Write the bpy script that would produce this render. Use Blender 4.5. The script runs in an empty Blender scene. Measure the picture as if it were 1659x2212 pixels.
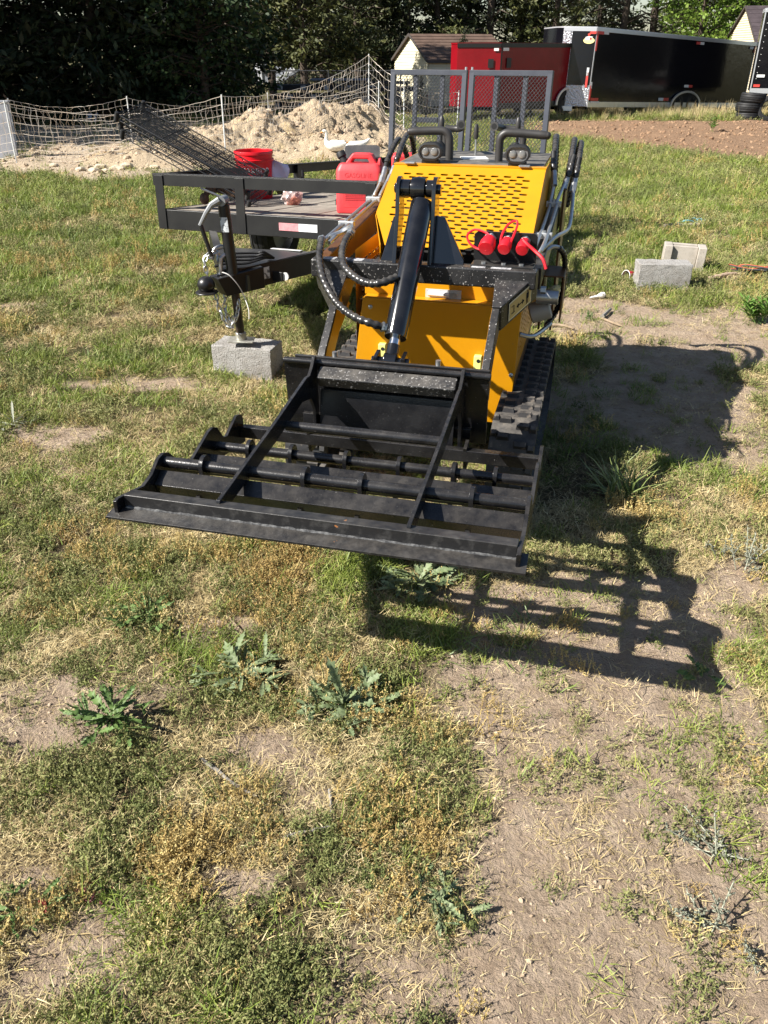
import bpy, bmesh, math, random
import numpy as np
from mathutils import Vector, Matrix, noise as mnoise
R = math.radians
random.seed(7)
# ------------------------------------------------------------------ camera, sky, sun, exposure
S = bpy.context.scene
COL = S.collection
FPX, HY, CX, CY, CH = 1740.0, 105.0, 829.5, 1106.0, 1.75
TH = math.atan((CY - HY) / FPX)
cd = bpy.data.cameras.new('camera')
cam = bpy.data.objects.new('camera', cd)
COL.objects.link(cam)
cam.location = (0, 0, CH)
cam.rotation_euler = (R(90) - TH, 0, 0)
cd.sensor_fit = 'VERTICAL'
cd.sensor_height = 36
cd.lens = FPX / 2212 * 36
cd.clip_start = 0.05
cd.clip_end = 900
S.camera = cam
SUN_AZ, SUN_EL = 20.0, 40.0
w = bpy.data.worlds.new('World')
S.world = w
w.use_nodes = True
nt = w.node_tree
sky = nt.nodes.new('ShaderNodeTexSky')
sky.sky_type = 'NISHITA'
sky.sun_disc = False
sky.sun_elevation = R(SUN_EL)
sky.sun_rotation = R(270 - SUN_AZ)
sky.air_density = 1.0
sky.dust_density = 0.6
nt.nodes['Background'].inputs[1].default_value = 0.05
nt.links.new(sky.outputs[0], nt.nodes['Background'].inputs[0])
sl = bpy.data.lights.new('sun', 'SUN')
sl.energy = 4.9
sl.angle = R(0.53)
sl.color = (1.0, 0.955, 0.88)
so = bpy.data.objects.new('sun', sl)
COL.objects.link(so)
sd = Vector((math.cos(R(SUN_AZ)) * math.cos(R(SUN_EL)), math.sin(R(SUN_AZ)) * math.cos(R(SUN_EL)), -math.sin(R(SUN_EL))))
so.rotation_euler = sd.to_track_quat('-Z', 'Y').to_euler()
so.location = (-20, -5, 16)
S.view_settings.view_transform = 'Standard'
S.view_settings.look = 'None'
S.view_settings.gamma = 1.0
S.view_settings.exposure = 1.28
S.view_settings.use_curve_mapping = False
S.cycles.max_bounces = 6
S.cycles.transparent_max_bounces = 8

def at(px, py, z=0.0):
    """ground (or height z) point seen at a photo position"""
    a, b = (px - CX) / FPX, (py - CY) / FPX
    d = Vector((a, math.cos(TH) - b * math.sin(TH), -math.sin(TH) - b * math.cos(TH)))
    t = (z - CH) / d.z
    return Vector((d.x * t, d.y * t, z))
def aty(px, py, y):
    a, b = (px - CX) / FPX, (py - CY) / FPX
    d = Vector((a, math.cos(TH) - b * math.sin(TH), -math.sin(TH) - b * math.cos(TH)))
    t = y / d.y
    return Vector((d.x * t, y, CH + d.z * t))
# ------------------------------------------------------------------ materials
class G:
    def __init__(s, m):
        s.m = m; m.use_nodes = True; s.t = m.node_tree; s.n = s.t.nodes
        s.b = s.n['Principled BSDF']
    def N(s, k, **kw):
        x = s.n.new(k)
        for a, v in kw.items():
            setattr(x, a, v)
        return x
    def L(s, a, b): s.t.links.new(a, b)
    def co(s, kind='Object'):
        if not hasattr(s, '_tc'): s._tc = s.N('ShaderNodeTexCoord')
        return s._tc.outputs[kind]
    def noise(s, scale, detail=4, rough=.6, co=None, dist=0):
        x = s.N('ShaderNodeTexNoise'); x.inputs['Scale'].default_value = scale
        x.inputs['Detail'].default_value = detail; x.inputs['Roughness'].default_value = rough
        x.inputs['Distortion'].default_value = dist
        s.L(co or s.co(), x.inputs['Vector']); return x.outputs['Fac']
    def ramp(s, fac, a, b, va=0.0, vb=1.0):
        x = s.N('ShaderNodeMapRange'); x.inputs[1].default_value = a; x.inputs[2].default_value = b
        x.inputs[3].default_value = va; x.inputs[4].default_value = vb
        s.L(fac, x.inputs[0]); return x.outputs[0]
    def mix(s, fac, a, b):
        x = s.N('ShaderNodeMix', data_type='RGBA')
        for v, i in ((fac, 0), (a, 6), (b, 7)):
            if isinstance(v, (int, float)): x.inputs[i].default_value = v
            elif isinstance(v, tuple): x.inputs[i].default_value = v + (1,)
            else: s.L(v, x.inputs[i])
        return x.outputs[2]
    def mul(s, a, b, op='MULTIPLY'):
        x = s.N('ShaderNodeMath', operation=op)
        for v, i in ((a, 0), (b, 1)):
            if isinstance(v, (int, float)): x.inputs[i].default_value = v
            else: s.L(v, x.inputs[i])
        return x.outputs[0]
    def attr(s, name, typ='GEOMETRY'):
        x = s.N('ShaderNodeAttribute', attribute_type=typ, attribute_name=name); return x
    def bump(s, h, strength=.3, dist=.01):
        x = s.N('ShaderNodeBump'); x.inputs['Strength'].default_value = strength
        x.inputs['Distance'].default_value = dist; s.L(h, x.inputs['Height'])
        s.L(x.outputs[0], s.b.inputs['Normal'])
    def base(s, c): s.L(c, s.b.inputs['Base Color'])
    def set(s, rough=.5, metal=0, spec=.5):
        s.b.inputs['Roughness'].default_value = rough; s.b.inputs['Metallic'].default_value = metal
        s.b.inputs['Specular IOR Level'].default_value = spec
MATS = {}
def M(name, c=(.5, .5, .5), rough=.5, metal=0.0, spec=.5, c2=None, nscale=8, lo=.4, hi=.65, bump=0, bscale=60, c3=None, n3=40, lo3=.6, hi3=.72, dust=0, rvar=0, coat=0, bdist=.004):
    if name in MATS: return MATS[name]
    m = bpy.data.materials.new(name); g = G(m); g.set(rough, metal, spec)
    g.b.inputs['Base Color'].default_value = c + (1,)
    if c2:
        n = g.noise(nscale)
        col = g.mix(g.ramp(n, lo, hi), c, c2)
        if c3: col = g.mix(g.ramp(g.noise(n3, 3), lo3, hi3), col, c3)
        if dust:
            gn = g.N('ShaderNodeNewGeometry'); sp = g.N('ShaderNodeSeparateXYZ'); g.L(gn.outputs['Normal'], sp.inputs[0])
            up = g.ramp(sp.outputs[2], .2, 1)
            dn = g.ramp(g.noise(22, 5, .7), .3, .75)
            df = g.mul(g.mul(up, dn), dust)
            col = g.mix(df, col, (.30, .265, .22))
            g.L(g.mul(g.mul(df, .5), rough, 'ADD'), g.b.inputs['Roughness'])
        g.base(col)
        if rvar:
            g.L(g.ramp(g.noise(nscale * 2, 4), .3, .7, rough - rvar, rough + rvar), g.b.inputs['Roughness'])
    if bump: g.bump(g.noise(bscale, 5, .65), bump, bdist)
    if coat:
        g.b.inputs['Coat Weight'].default_value = coat; g.b.inputs['Coat Roughness'].default_value = .08
    MATS[name] = m
    return m
BLACK = M('black_paint', (.009, .009, .010), .3, 0, .5, (.02, .02, .021), 9, c3=(.10, .095, .09), n3=130, lo3=.68, hi3=.74, dust=.16, bump=.12, bscale=120)
BLACKS = M('black_paint_spattered', (.010, .010, .011), .34, 0, .5, (.022, .022, .023), 9, c3=(.42, .40, .38), n3=115, lo3=.635, hi3=.68, dust=.16, bump=.25, bscale=150)
GLOSSBLK = M('gloss_black_paint', (.006, .006, .007), .14, 0, .5, (.012, .012, .013), 14, c3=(.2, .2, .2), n3=160, lo3=.73, hi3=.77, coat=.6)
LEVBLK = M('leveler_black_paint', (.005, .005, .006), .24, 0, .5, (.012, .012, .013), 12, c3=(.22, .21, .2), n3=190, lo3=.69, hi3=.75, dust=.13, bump=.15, bscale=140, rvar=0)
EDGE = M('scuffed_blade_edge', (.010, .010, .011), .34, 0, .5, (.045, .044, .043), 30, lo=.5, hi=.8, c3=(.24, .10, .035), n3=17, lo3=.715, hi3=.735, dust=.18, bump=.15, bscale=120)
YEL = M('yellow_paint', (.57, .250, .004), .34, 0, .5, (.53, .228, .004), 5, c3=(.44, .20, .03), n3=60, lo3=.68, hi3=.78, dust=.02, bump=.05, bscale=90)
YEL_SHADED = M('shaded_yellow_paint', (.12, .048, .010), .42, 0, .5, (.075, .03, .010), 7)  # yellow paint darkened: shade on the arm faces put into the colour
STEEL = M('zinc_steel', (.50, .51, .52), .36, .85, .5, (.45, .46, .46), 20, rvar=.1)
CHROME = M('chrome_rod', (.75, .76, .78), .1, 1.0)
RUBBER = M('black_rubber', (.010, .010, .011), .62, 0, .35, (.018, .018, .018), 20, c3=(.06, .055, .05), n3=60, lo3=.66, hi3=.8)
TRACKR = M('track_rubber', (.014, .014, .016), .55, 0, .4, (.026, .026, .028), 14, c3=(.20, .165, .13), n3=30, lo3=.62, hi3=.8, dust=.45, bump=.25, bscale=90)
HOSE = M('hose_spiral_wrap', (.011, .011, .012), .26, 0, .5, (.02, .02, .02), 20, dust=.3)
GRIP = M('grey_black_handle', (.028, .026, .025), .45, 0, .45, (.040, .037, .035), 12)
REDC = M('red_plastic_cap', (.62, .012, .022), .38, 0, .5, (.52, .010, .018), 20)
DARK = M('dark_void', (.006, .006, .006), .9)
CONC = M('concrete', (.37, .355, .335), .95, 0, .2, (.27, .25, .225), 7, c3=(.13, .12, .105), n3=120, lo3=.56, hi3=.66, bump=1.0, bscale=110, bdist=.012)
CONCS = M('smooth_concrete', (.40, .36, .31), .92, 0, .2, (.29, .26, .22), 7, c3=(.2, .18, .155), n3=90, lo3=.6, hi3=.72, bump=.35, bscale=90)
TRBLK = M('trailer_black', (.006, .006, .007), .36, 0, .5, (.012, .012, .012), 5, c3=(.05, .047, .045), n3=60, lo3=.70, hi3=.80, dust=.08)
GATEM = M('gate_grey_paint', (.036, .040, .054), .42, 0, .5, (.045, .05, .064), 10, c3=(.22, .22, .22), n3=50, lo3=.72, hi3=.76)
WHITE = M('white_plastic', (.75, .75, .73), .4)
TAPER = M('red_tape', (.50, .045, .035), .45)
TAPEP = M('faded_red_tape', (.55, .25, .26), .5, 0, .5, (.48, .18, .2), 40)
TAPEW = M('white_tape', (.62, .63, .64), .45, 0, .5, (.5, .51, .52), 40)
# ------------------------------------------------------------------ mesh helpers
POS = {}
class MB:
    def __init__(s): s.v = []; s.f = []
    def add(s, vs, fs):
        o = len(s.v); s.v += [tuple(x) for x in vs]; s.f += [tuple(i + o for i in f) for f in fs]; return s
    def box(s, c, d, rot=None):
        vs = []
        for z in (-.5, .5):
            for y in (-.5, .5):
                for x in (-.5, .5):
                    p = Vector((x * d[0], y * d[1], z * d[2]))
                    if rot is not None: p = rot @ p
                    vs.append(p + Vector(c))
        return s.add(vs, [(0, 2, 3, 1), (4, 5, 7, 6), (0, 1, 5, 4), (2, 6, 7, 3), (0, 4, 6, 2), (1, 3, 7, 5)])
    def bar(s, p, q, wd, h, up=(0, 0, 1)):
        p, q = Vector(p), Vector(q); d = (q - p).normalized(); u = Vector(up)
        r = d.cross(u).normalized(); u = r.cross(d).normalized(); vs = []
        for e in (p, q):
            for a, b in ((-1, -1), (1, -1), (1, 1), (-1, 1)):
                vs.append(e + r * a * wd / 2 + u * b * h / 2)
        return s.add(vs, [(3, 2, 1, 0), (4, 5, 6, 7)] + [(i, (i + 1) % 4, (i + 1) % 4 + 4, i + 4) for i in range(4)])
    def tube(s, pts, r, n=8, cap=True, closed=False, flat=None):
        P = [Vector(p) for p in pts]; m = len(P); rr = r if isinstance(r, (list, tuple)) else [r] * m
        T = []
        for i in range(m):
            a = P[i - 1] if (i or closed) else P[i]; b = P[(i + 1) % m] if (i < m - 1 or closed) else P[i]
            T.append((b - a).normalized())
        u = T[0].orthogonal().normalized(); vs = []
        for i in range(m):
            u = (u - T[i] * u.dot(T[i]))
            u = u.normalized() if u.length > 1e-6 else T[i].orthogonal().normalized()
            q = T[i].cross(u)
            for k in range(n):
                t = 2 * math.pi * (k + .5) / n
                vs.append(P[i] + (u * math.cos(t) + q * math.sin(t)) * rr[i])
        fs = []
        for i in range(m if closed else m - 1):
            j = (i + 1) % m
            for k in range(n): fs.append((i * n + k, i * n + (k + 1) % n, j * n + (k + 1) % n, j * n + k))
        if cap and not closed:
            fs.append(tuple(range(n - 1, -1, -1))); fs.append(tuple((m - 1) * n + k for k in range(n)))
        return s.add(vs, fs)
    def cyl(s, p, q, r, n=16, r2=None): return s.tube([p, q], [r, r if r2 is None else r2], n)
    def prism(s, poly, vec):
        P = [Vector(p) for p in poly]; v = Vector(vec); n = len(P)
        return s.add(P + [p + v for p in P], [tuple(range(n - 1, -1, -1)), tuple(range(n, 2 * n))] + [(i, (i + 1) % n, (i + 1) % n + n, i + n) for i in range(n)])
    def lathe(s, c, ax, prof, n=20, cap=True):
        ax = Vector(ax).normalized(); u = ax.orthogonal().normalized(); q = ax.cross(u); c = Vector(c); vs = []
        for r, h in prof:
            for k in range(n):
                t = 2 * math.pi * k / n; vs.append(c + ax * h + (u * math.cos(t) + q * math.sin(t)) * max(r, 1e-4))
        m = len(prof); fs = [(i * n + k, i * n + (k + 1) % n, (i + 1) * n + (k + 1) % n, (i + 1) * n + k) for i in range(m - 1) for k in range(n)]
        if cap: fs += [tuple(range(n - 1, -1, -1)), tuple((m - 1) * n + k for k in range(n))]
        return s.add(vs, fs)
    def ball(s, c, r, sc=(1, 1, 1), n=12, rot=None):
        c = Vector(c); vs = []; m = n // 2 + 1
        for i in range(1, m):
            a = math.pi * i / m
            for k in range(n):
                b = 2 * math.pi * k / n
                p = Vector((math.sin(a) * math.cos(b) * sc[0], math.sin(a) * math.sin(b) * sc[1], math.cos(a) * sc[2])) * r
                vs.append(c + (rot @ p if rot is not None else p))
        t = Vector((0, 0, r * sc[2])); t = rot @ t if rot is not None else t
        vs += [c + t, c - t]; nn = (m - 1) * n
        fs = [(i * n + k, (i + 1) * n + k, (i + 1) * n + (k + 1) % n, i * n + (k + 1) % n) for i in range(m - 2) for k in range(n)]
        fs += [(nn, k, (k + 1) % n) for k in range(n)] + [(nn + 1, (m - 2) * n + (k + 1) % n, (m - 2) * n + k) for k in range(n)]
        return s.add(vs, fs)
    def mesh(s, name, mat, smooth=38, org=None):
        c = Vector(org) if org is not None else (Vector([min(p[i] for p in s.v) for i in range(3)]) + Vector([max(p[i] for p in s.v) for i in range(3)])) / 2
        me = bpy.data.meshes.new(name)
        me.from_pydata([(p[0] - c.x, p[1] - c.y, p[2] - c.z) for p in s.v], [], s.f)
        me.update()
        if smooth:
            me.shade_smooth(); me.set_sharp_from_angle(angle=R(smooth))
        if mat: me.materials.append(mat)
        return me, c
    def obj(s, name, mat, parent=None, bevel=0, smooth=38, org=None):
        me, c = s.mesh(name, mat, smooth, org)
        o = bpy.data.objects.new(name, me); COL.objects.link(o)
        if parent is not None:
            o.parent = parent; o.location = c - POS[parent.name]
        else: o.location = c
        POS[o.name] = c
        if bevel:
            b = o.modifiers.new('edge', 'BEVEL'); b.width = bevel; b.segments = 2; b.limit_method = 'ANGLE'; b.angle_limit = R(40)
            b.harden_normals = True
        return o
def root(name, label, cat, loc, group=None, rot=None, off=None):
    o = bpy.data.objects.new(name, None); COL.objects.link(o); o.empty_display_size = .1
    o.location = loc
    if rot is not None: o.rotation_euler = rot
    POS[o.name] = Vector(off) if off is not None else Vector((0, 0, 0))
    o['label'] = label; o['category'] = cat
    if group: o['group'] = group
    return o
def tag(o, label, cat, group=None):
    o['label'] = label; o['category'] = cat
    if group: o['group'] = group
    return o
def kind(o, k): o['kind'] = k; return o
def dup(o, parent=None, loc=None, rot=None):
    c = o.copy(); COL.objects.link(c)
    if parent is not None: c.parent = parent
    if loc is not None: c.location = loc
    if rot is not None: c.rotation_euler = rot
    for ch in list(o.children): dup(ch, c)
    return c
def smooth_path(pts, n=6):
    P = [Vector(p) for p in pts]; out = []
    for i in range(len(P) - 1):
        a = P[max(i - 1, 0)]; b = P[i]; c = P[i + 1]; d = P[min(i + 2, len(P) - 1)]
        for k in range(n):
            t = k / n
            out.append(.5 * ((2 * b) + (c - a) * t + (2 * a - 5 * b + 4 * c - d) * t * t + (3 * b - a - 3 * c + d) * t ** 3))
    out.append(P[-1]); return out
def resample(P, step):
    out = [P[0]]; acc = 0
    for a, b in zip(P[:-1], P[1:]):
        L = (b - a).length
        while acc + L >= step:
            t = (step - acc) / L; a = a.lerp(b, t); L = (b - a).length; out.append(a); acc = 0
        acc += L
    return out
def wrapped(mb, pts, r, bead=.03, n=10):
    P = resample(smooth_path(pts, 10), bead / 5)
    rr = [r * (.74 + .26 * math.sin(math.pi * ((i % 5) + .5) / 5)) for i in range(len(P))]
    return mb.tube(P, rr, n)
def text_mb(body, size, fn, extrude=.002, align='CENTER'):
    c = bpy.data.curves.new('txt', 'FONT'); c.body = body; c.size = size; c.align_x = align; c.extrude = extrude; c.resolution_u = 2
    o = bpy.data.objects.new('txt', c); me = bpy.data.meshes.new_from_object(o)
    mb = MB(); mb.add([fn(*v.co) for v in me.vertices], [tuple(p.vertices) for p in me.polygons])
    bpy.data.objects.remove(o); bpy.data.meshes.remove(me); return mb
# ------------------------------------------------------------------ numpy noise
def vnoise(x, y, seed=0):
    xi = np.floor(x).astype(np.int64); yi = np.floor(y).astype(np.int64); xf = x - xi; yf = y - yi
    def h(a, b):
        n = (a * 374761393 + b * 668265263 + seed * 974711) & 0x7fffffff
        n = ((n ^ (n >> 13)) * 1274126177) & 0x7fffffff
        return ((n ^ (n >> 16)) & 0xffff) / 65535.0
    u = xf * xf * (3 - 2 * xf); v = yf * yf * (3 - 2 * yf)
    return (h(xi, yi) * (1 - u) + h(xi + 1, yi) * u) * (1 - v) + (h(xi, yi + 1) * (1 - u) + h(xi + 1, yi + 1) * u) * v
def fbm(x, y, sc, oct=4, seed=0):
    s = 0; a = .5; t = 0
    for i in range(oct):
        s = s + a * vnoise(x * sc + 17.3 * i, y * sc + 9.1 * i, seed + i); t += a; a *= .5; sc *= 2.1
    return s / t
# ------------------------------------------------------------------ ground
def gxy(px, py): p = at(px, py); return p.x, p.y
_BARE = [(1200, 1480, .2, .14, 1), (1330, 1700, .24, .2, 1), (1390, 1920, .24, .2, 1), (1430, 2160, .24, .15, 1), (1260, 2080, .15, .15, .6), (1090, 1440, .12, .08, .6), (1300, 1600, .24, .20, .95), (1360, 1800, .22, .2, 1), (1400, 2080, .22, .2, .9), (1250, 1960, .16, .15, .7), (1150, 1520, .2, .12, .9), (1480, 1480, .18, .12, .8), (1300, 1480, .25, .1, .9),
         (90, 1540, .28, .13, 1), (1420, 705, .75, .45, 1.2), (1230, 660, .35, .3, 1), (1580, 1640, .14, .14, .8), (1645, 1250, .14, .14, 1), (505, 1345, .13, .07, .9), (1180, 1300, .2, .1, .9),
         (330, 830, .35, .10, .9), (60, 660, .4, .12, .7), (110, 935, .3, .12, .8), (1400, 900, .5, .5, .9), (1300, 1330, .35, .12, .9), (1390, 1290, .15, .1, .8), (560, 1600, .12, .08, .5), (40, 1900, .12, .1, .7),
         (200, 2050, .14, .1, .6), (960, 1290, .12, .06, .7), (640, 1290, .1, .06, .6), (1500, 770, .5, .25, 1), (1640, 700, .3, .2, .9), (600, 640, .5, .3, .0), (720, 790, .3, .3, .5), (850, 2150, .15, .1, .5), (1560, 840, .3, .15, .8), (640, 1730, .08, .06, .6), (520, 1900, .1, .05, .5)]
_GREEN = [(1120, 1400, .20, .10, 1), (1010, 1380, .16, .08, 1), (770, 1230, .12, .07, 1.2), (330, 640, .8, .35, .7), (250, 780, .6, .25, .6), (90, 600, .7, .5, .5), (850, 1330, .25, .12, .6), (1460, 560, .8, .5, .2), (1280, 430, 1.3, 1.2, .5), (1500, 430, 1.5, 1.5, .5),
          (160, 420, 4, 1.4, 1), (470, 780, .5, .3, .3), (160, 1250, .25, .2, .6), (320, 1400, .2, .12, .6), (1190, 1280, .2, .1, .8), (520, 1720, .12, .08, .2), (880, 1740, .14, .08, .8), (900, 1490, .14, .08, .7), (350, 1960, .15, .1, .6),
          (100, 2100, .2, .15, .8), (850, 1900, .12, .1, .4), (1620, 1480, .2, .2, .8), (1560, 1330, .15, .1, .5), (1650, 1800, .12, .3, .9), (600, 700, .4, .25, .7), (1380, 980, .5, .3, .3), (280, 2180, .2, .1, .8), (450, 1150, .3, .15, .3), (1480, 1640, .12, .06, .4)]
_ORANGE = [(880, 1600, .25, .14, 1), (700, 1640, .2, .12, 1), (620, 1180, .3, .12, .8), (420, 1220, .25, .1, .7), (380, 1880, .2, .12, .9), (850, 1890, .2, .1, .9), (640, 2000, .15, .1, .9), (1540, 1180, .3, .16, .8), (1620, 1430, .15, .15, .7), (700, 900, .3, .15, .6), (1400, 480, 1.2, .7, .9), (300, 560, 1.2, .5, .7), (120, 1200, .2, .2, .6), (500, 480, 1.2, .6, .5), (820, 1740, .15, .1, .7), (80, 1330, .2, .1, .6), (980, 2050, .15, .1, .7)]
def ell(x, y, lst):
    s = np.zeros_like(x)
    for px, py, rx, ry, a in lst:
        cx, cy = gxy(px, py); k = 1.0 if py > 1000 else 1.0
        d = ((x - cx) / (rx * k)) ** 2 + ((y - cy) / (ry * k)) ** 2
        s = s + a * np.exp(-d * .7)
    return s
_tA, _tB = at(1190, 300), at(1659, 358)
_T2 = at(1500, 264).y
def till_mask(x, y):
    s = (_tB.y - _tA.y) / (_tB.x - _tA.x); yl = _tA.y + s * (x - _tA.x)
    n = (fbm(x, y, .8, 3, 5) - .5) * 2.2
    m = np.clip((y - yl + n) / .5, 0, 1) * np.clip((_T2 + .3 - y + n * .6) / .5, 0, 1) * np.clip((x - (_tA.x - 1.0 + (y - _tA.y) * .1) + n) / .5, 0, 1) * np.clip((14 - x) / 2, 0, 1)
    return m
_dL = at(0, 392).y
def dirt_mask(x, y):
    n = (fbm(x, y, .9, 3, 8) - .5) * 2.0
    m = np.clip((y - _dL - np.clip(x + 3.2, 0, 4) * .55 + n) / .5, 0, 1) * np.clip((.2 - x + (y - 14) * .02 + n) / .6, 0, 1) * np.clip((26 - y) / 2, 0, 1)
    return m
def H(x, y):
    x = np.asarray(x, float); y = np.asarray(y, float)
    near = np.clip(1 - np.hypot(x, y) / 14, .25, 1)
    h = (fbm(x, y, .8, 3, 1) - .5) * .05 + (fbm(x, y, 5, 3, 2) - .5) * .022 + (fbm(x, y, 16, 3, 3) - .5) * .022 * near
    h = h + till_mask(x, y) * (.06 + .12 * (fbm(x, y, 2.2, 3, 9) - .5)) + dirt_mask(x, y) * .10 * (fbm(x, y, 1.8, 4, 4) - .35)
    return h
def bare_mask(x, y):
    b = ell(x, y, _BARE); n = fbm(x, y, 3.2, 4, 11); n2 = fbm(x, y, 1.1, 3, 12)
    return np.clip((b * 1.2 + (n - .5) * 1.6 + (n2 - .56) * .9 - .28) / .35, 0, 1)
def green_mask(x, y):
    return np.clip(ell(x, y, _GREEN) * .9 + (fbm(x, y, 2.0, 4, 21) - .43) * 2.4 + (fbm(x, y, .5, 2, 22) - .5) * 1.2 + np.clip((y - 5) / 8, 0, .55), 0, 1.2)
def orange_mask(x, y):
    return np.clip(ell(x, y, _ORANGE) * .9 + (fbm(x, y, 2.6, 4, 31) - .52) * 2.4, 0, 1.2)
def axis(lo, hi, core, fine, grow):
    a = [0.0]; st = fine
    while a[-1] < hi:
        if a[-1] > core: st *= grow
        a.append(a[-1] + st)
    b = [0.0]; st = fine
    while b[-1] > lo:
        if -b[-1] > core: st *= grow
        b.append(b[-1] - st)
    return np.array(b[:0:-1] + a)
xs = axis(-420, 420, 3.2, .02, 1.022); ys = axis(-60, 600, 4.6, .02, 1.018)
ys = ys[ys > -60]
GX, GY = np.meshgrid(xs, ys)
def grid_mesh(name, X, Y, Z, attrs, mat):
    ny, nx = X.shape
    me = bpy.data.meshes.new(name)
    co = np.stack([X, Y, Z], -1).reshape(-1, 3).astype(np.float32)
    idx = np.arange(nx * ny).reshape(ny, nx)
    q = np.stack([idx[:-1, :-1], idx[:-1, 1:], idx[1:, 1:], idx[1:, :-1]], -1).reshape(-1, 4).astype(np.int32)
    me.vertices.add(len(co)); me.vertices.foreach_set('co', co.ravel())
    me.loops.add(q.size); me.loops.foreach_set('vertex_index', q.ravel())
    me.polygons.add(len(q)); me.polygons.foreach_set('loop_start', np.arange(0, q.size, 4, dtype=np.int32))
    me.update(calc_edges=True); me.validate()
    me.polygons.foreach_set('use_smooth', np.ones(len(q), bool))
    for k, a in attrs.items():
        at_ = me.attributes.new(k, 'FLOAT', 'POINT'); at_.data.foreach_set('value', a.astype(np.float32).ravel())
    me.materials.append(mat)
    o = bpy.data.objects.new(name, me); COL.objects.link(o); return o
gm = bpy.data.materials.new('dry_lawn_soil'); g = G(gm); g.set(.95, 0, .15)
n1, n2, n3 = g.noise(1.4, 5), g.noise(34, 6, .7), g.noise(9, 5, .65)
thatch = g.mix(g.ramp(n2, .35, .65), (.060, .047, .026), (.20, .155, .08))
thatch = g.mix(g.mul(g.attr('green').outputs['Fac'], g.ramp(n3, .3, .6, .35, .85)), thatch, (.055, .065, .02))
soil = g.mix(g.ramp(n3, .35, .65), (.36, .265, .185), (.47, .365, .27))
soil = g.mix(g.ramp(n2, .56, .70), soil, (.20, .145, .10))
c = g.mix(g.attr('bare').outputs['Fac'], thatch, soil)
dirt = g.mix(g.ramp(n3, .3, .7), (.40, .31, .215), (.52, .425, .31))
c = g.mix(g.attr('dirt').outputs['Fac'], c, dirt)
till = g.mix(g.ramp(n2, .3, .7), (.19, .115, .068), (.33, .215, .135))
c = g.mix(g.attr('till').outputs['Fac'], c, till)
g.base(c)
bn = g.mul(g.noise(55, 6, .75), g.noise(16, 4, .6), 'ADD')
g.bump(bn, 1.0, .035)
B_, Gn_ = bare_mask(GX, GY), green_mask(GX, GY)
ground = grid_mesh('ground', GX, GY, H(GX, GY), {'bare': B_, 'green': Gn_, 'dirt': dirt_mask(GX, GY), 'till': till_mask(GX, GY)}, gm)
kind(ground, 'structure')
# ------------------------------------------------------------------ heap of dug earth behind the netting
MB_ = [(-1.35, 19.0, .66, 1.1, 1.2), (-.5, 19.8, .55, .95, 1.0), (-.8, 17.0, .26, 1.3, 1.1), (-2.5, 18.0, .58, .95, 1.0), (-3.3, 16.9, .40, .9, .9), (-4.2, 15.9, .22, 1.0, .9), (-2.2, 16.8, .28, 1.2, .8), (.1, 18.9, .25, .8, .9), (-3.0, 15.3, .14, 1.2, .6)]
def mound(x, y):
    h = np.zeros_like(x)
    for cx, cy, a, sx, sy in MB_:
        h = np.maximum(h, a * np.exp(-(((x - cx) / sx) ** 2 + ((y - cy) / sy) ** 2) ** 1.25)) + .18 * a * np.exp(-(((x - cx) / sx) ** 2 + ((y - cy) / sy) ** 2))
    r = np.abs(fbm(x, y, 1.6, 4, 41) - .5)
    h = h * (1 + .6 * (fbm(x, y, 2.0, 4, 42) - .5)) - np.clip(h, 0, .4) * .5 * np.clip(.12 - r, 0, 1) / .12 * .5
    h = h + np.clip(h * 4, 0, 1) * (fbm(x, y, 7, 4, 43) - .5) * .13
    return h - .03
mx, my = np.meshgrid(np.linspace(-6.5, 2.2, 330), np.linspace(13.9, 21.5, 260))
dm = bpy.data.materials.new('dug_earth'); g = G(dm); g.set(.95, 0, .15)
c = g.mix(g.ramp(g.noise(3, 5, .65), .35, .65), (.54, .43, .295), (.47, .365, .245))
c = g.mix(g.ramp(g.noise(26, 5, .7), .55, .75), c, (.33, .25, .165))
c = g.mix(g.ramp(g.noise(1.1, 3), .58, .66), c, (.56, .43, .25))
g.base(c); g.bump(g.mul(g.noise(14, 6, .75), g.noise(45, 4, .7), 'ADD'), .9, .06)
kind(grid_mesh('dirt_mound', mx, my, H(mx, my) + mound(mx, my), {}, dm), 'structure')
def Z(x, y):
    x = np.array([float(x)]); y = np.array([float(y)])
    return float(H(x, y)[0])
def Zm(x, y):
    x = np.array([float(x)]); y = np.array([float(y)])
    return float((H(x, y) + np.maximum(mound(x, y), 0))[0])
# ------------------------------------------------------------------ scatter by geometry nodes
def tint_mat(name, cols, rough=.75, trans=.0, spec=.25):
    m = bpy.data.materials.new(name); g = G(m); g.set(rough, 0, spec)
    f = g.attr('tint', 'INSTANCER').outputs['Fac']
    gi = g.N('ShaderNodeNewGeometry').outputs['Random Per Island']
    f = g.mul(g.mul(f, .62), g.mul(gi, .38), 'ADD')
    cr = g.N('ShaderNodeValToRGB'); e = cr.color_ramp.elements
    while len(e) < len(cols): e.new(.5)
    for i, c in enumerate(cols):
        e[i].position = i / (len(cols) - 1); e[i].color = c + (1,)
    g.L(f, cr.inputs[0]); g.base(cr.outputs[0])
    if trans:
        tr = g.N('ShaderNodeBsdfTranslucent'); g.L(cr.outputs[0], tr.inputs[0])
        mx_ = g.N('ShaderNodeMixShader'); mx_.inputs[0].default_value = trans
        g.L(g.b.outputs[0], mx_.inputs[1]); g.L(tr.outputs[0], mx_.inputs[2]); g.L(mx_.outputs[0], g.n['Material Output'].inputs[0])
    return m
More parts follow.
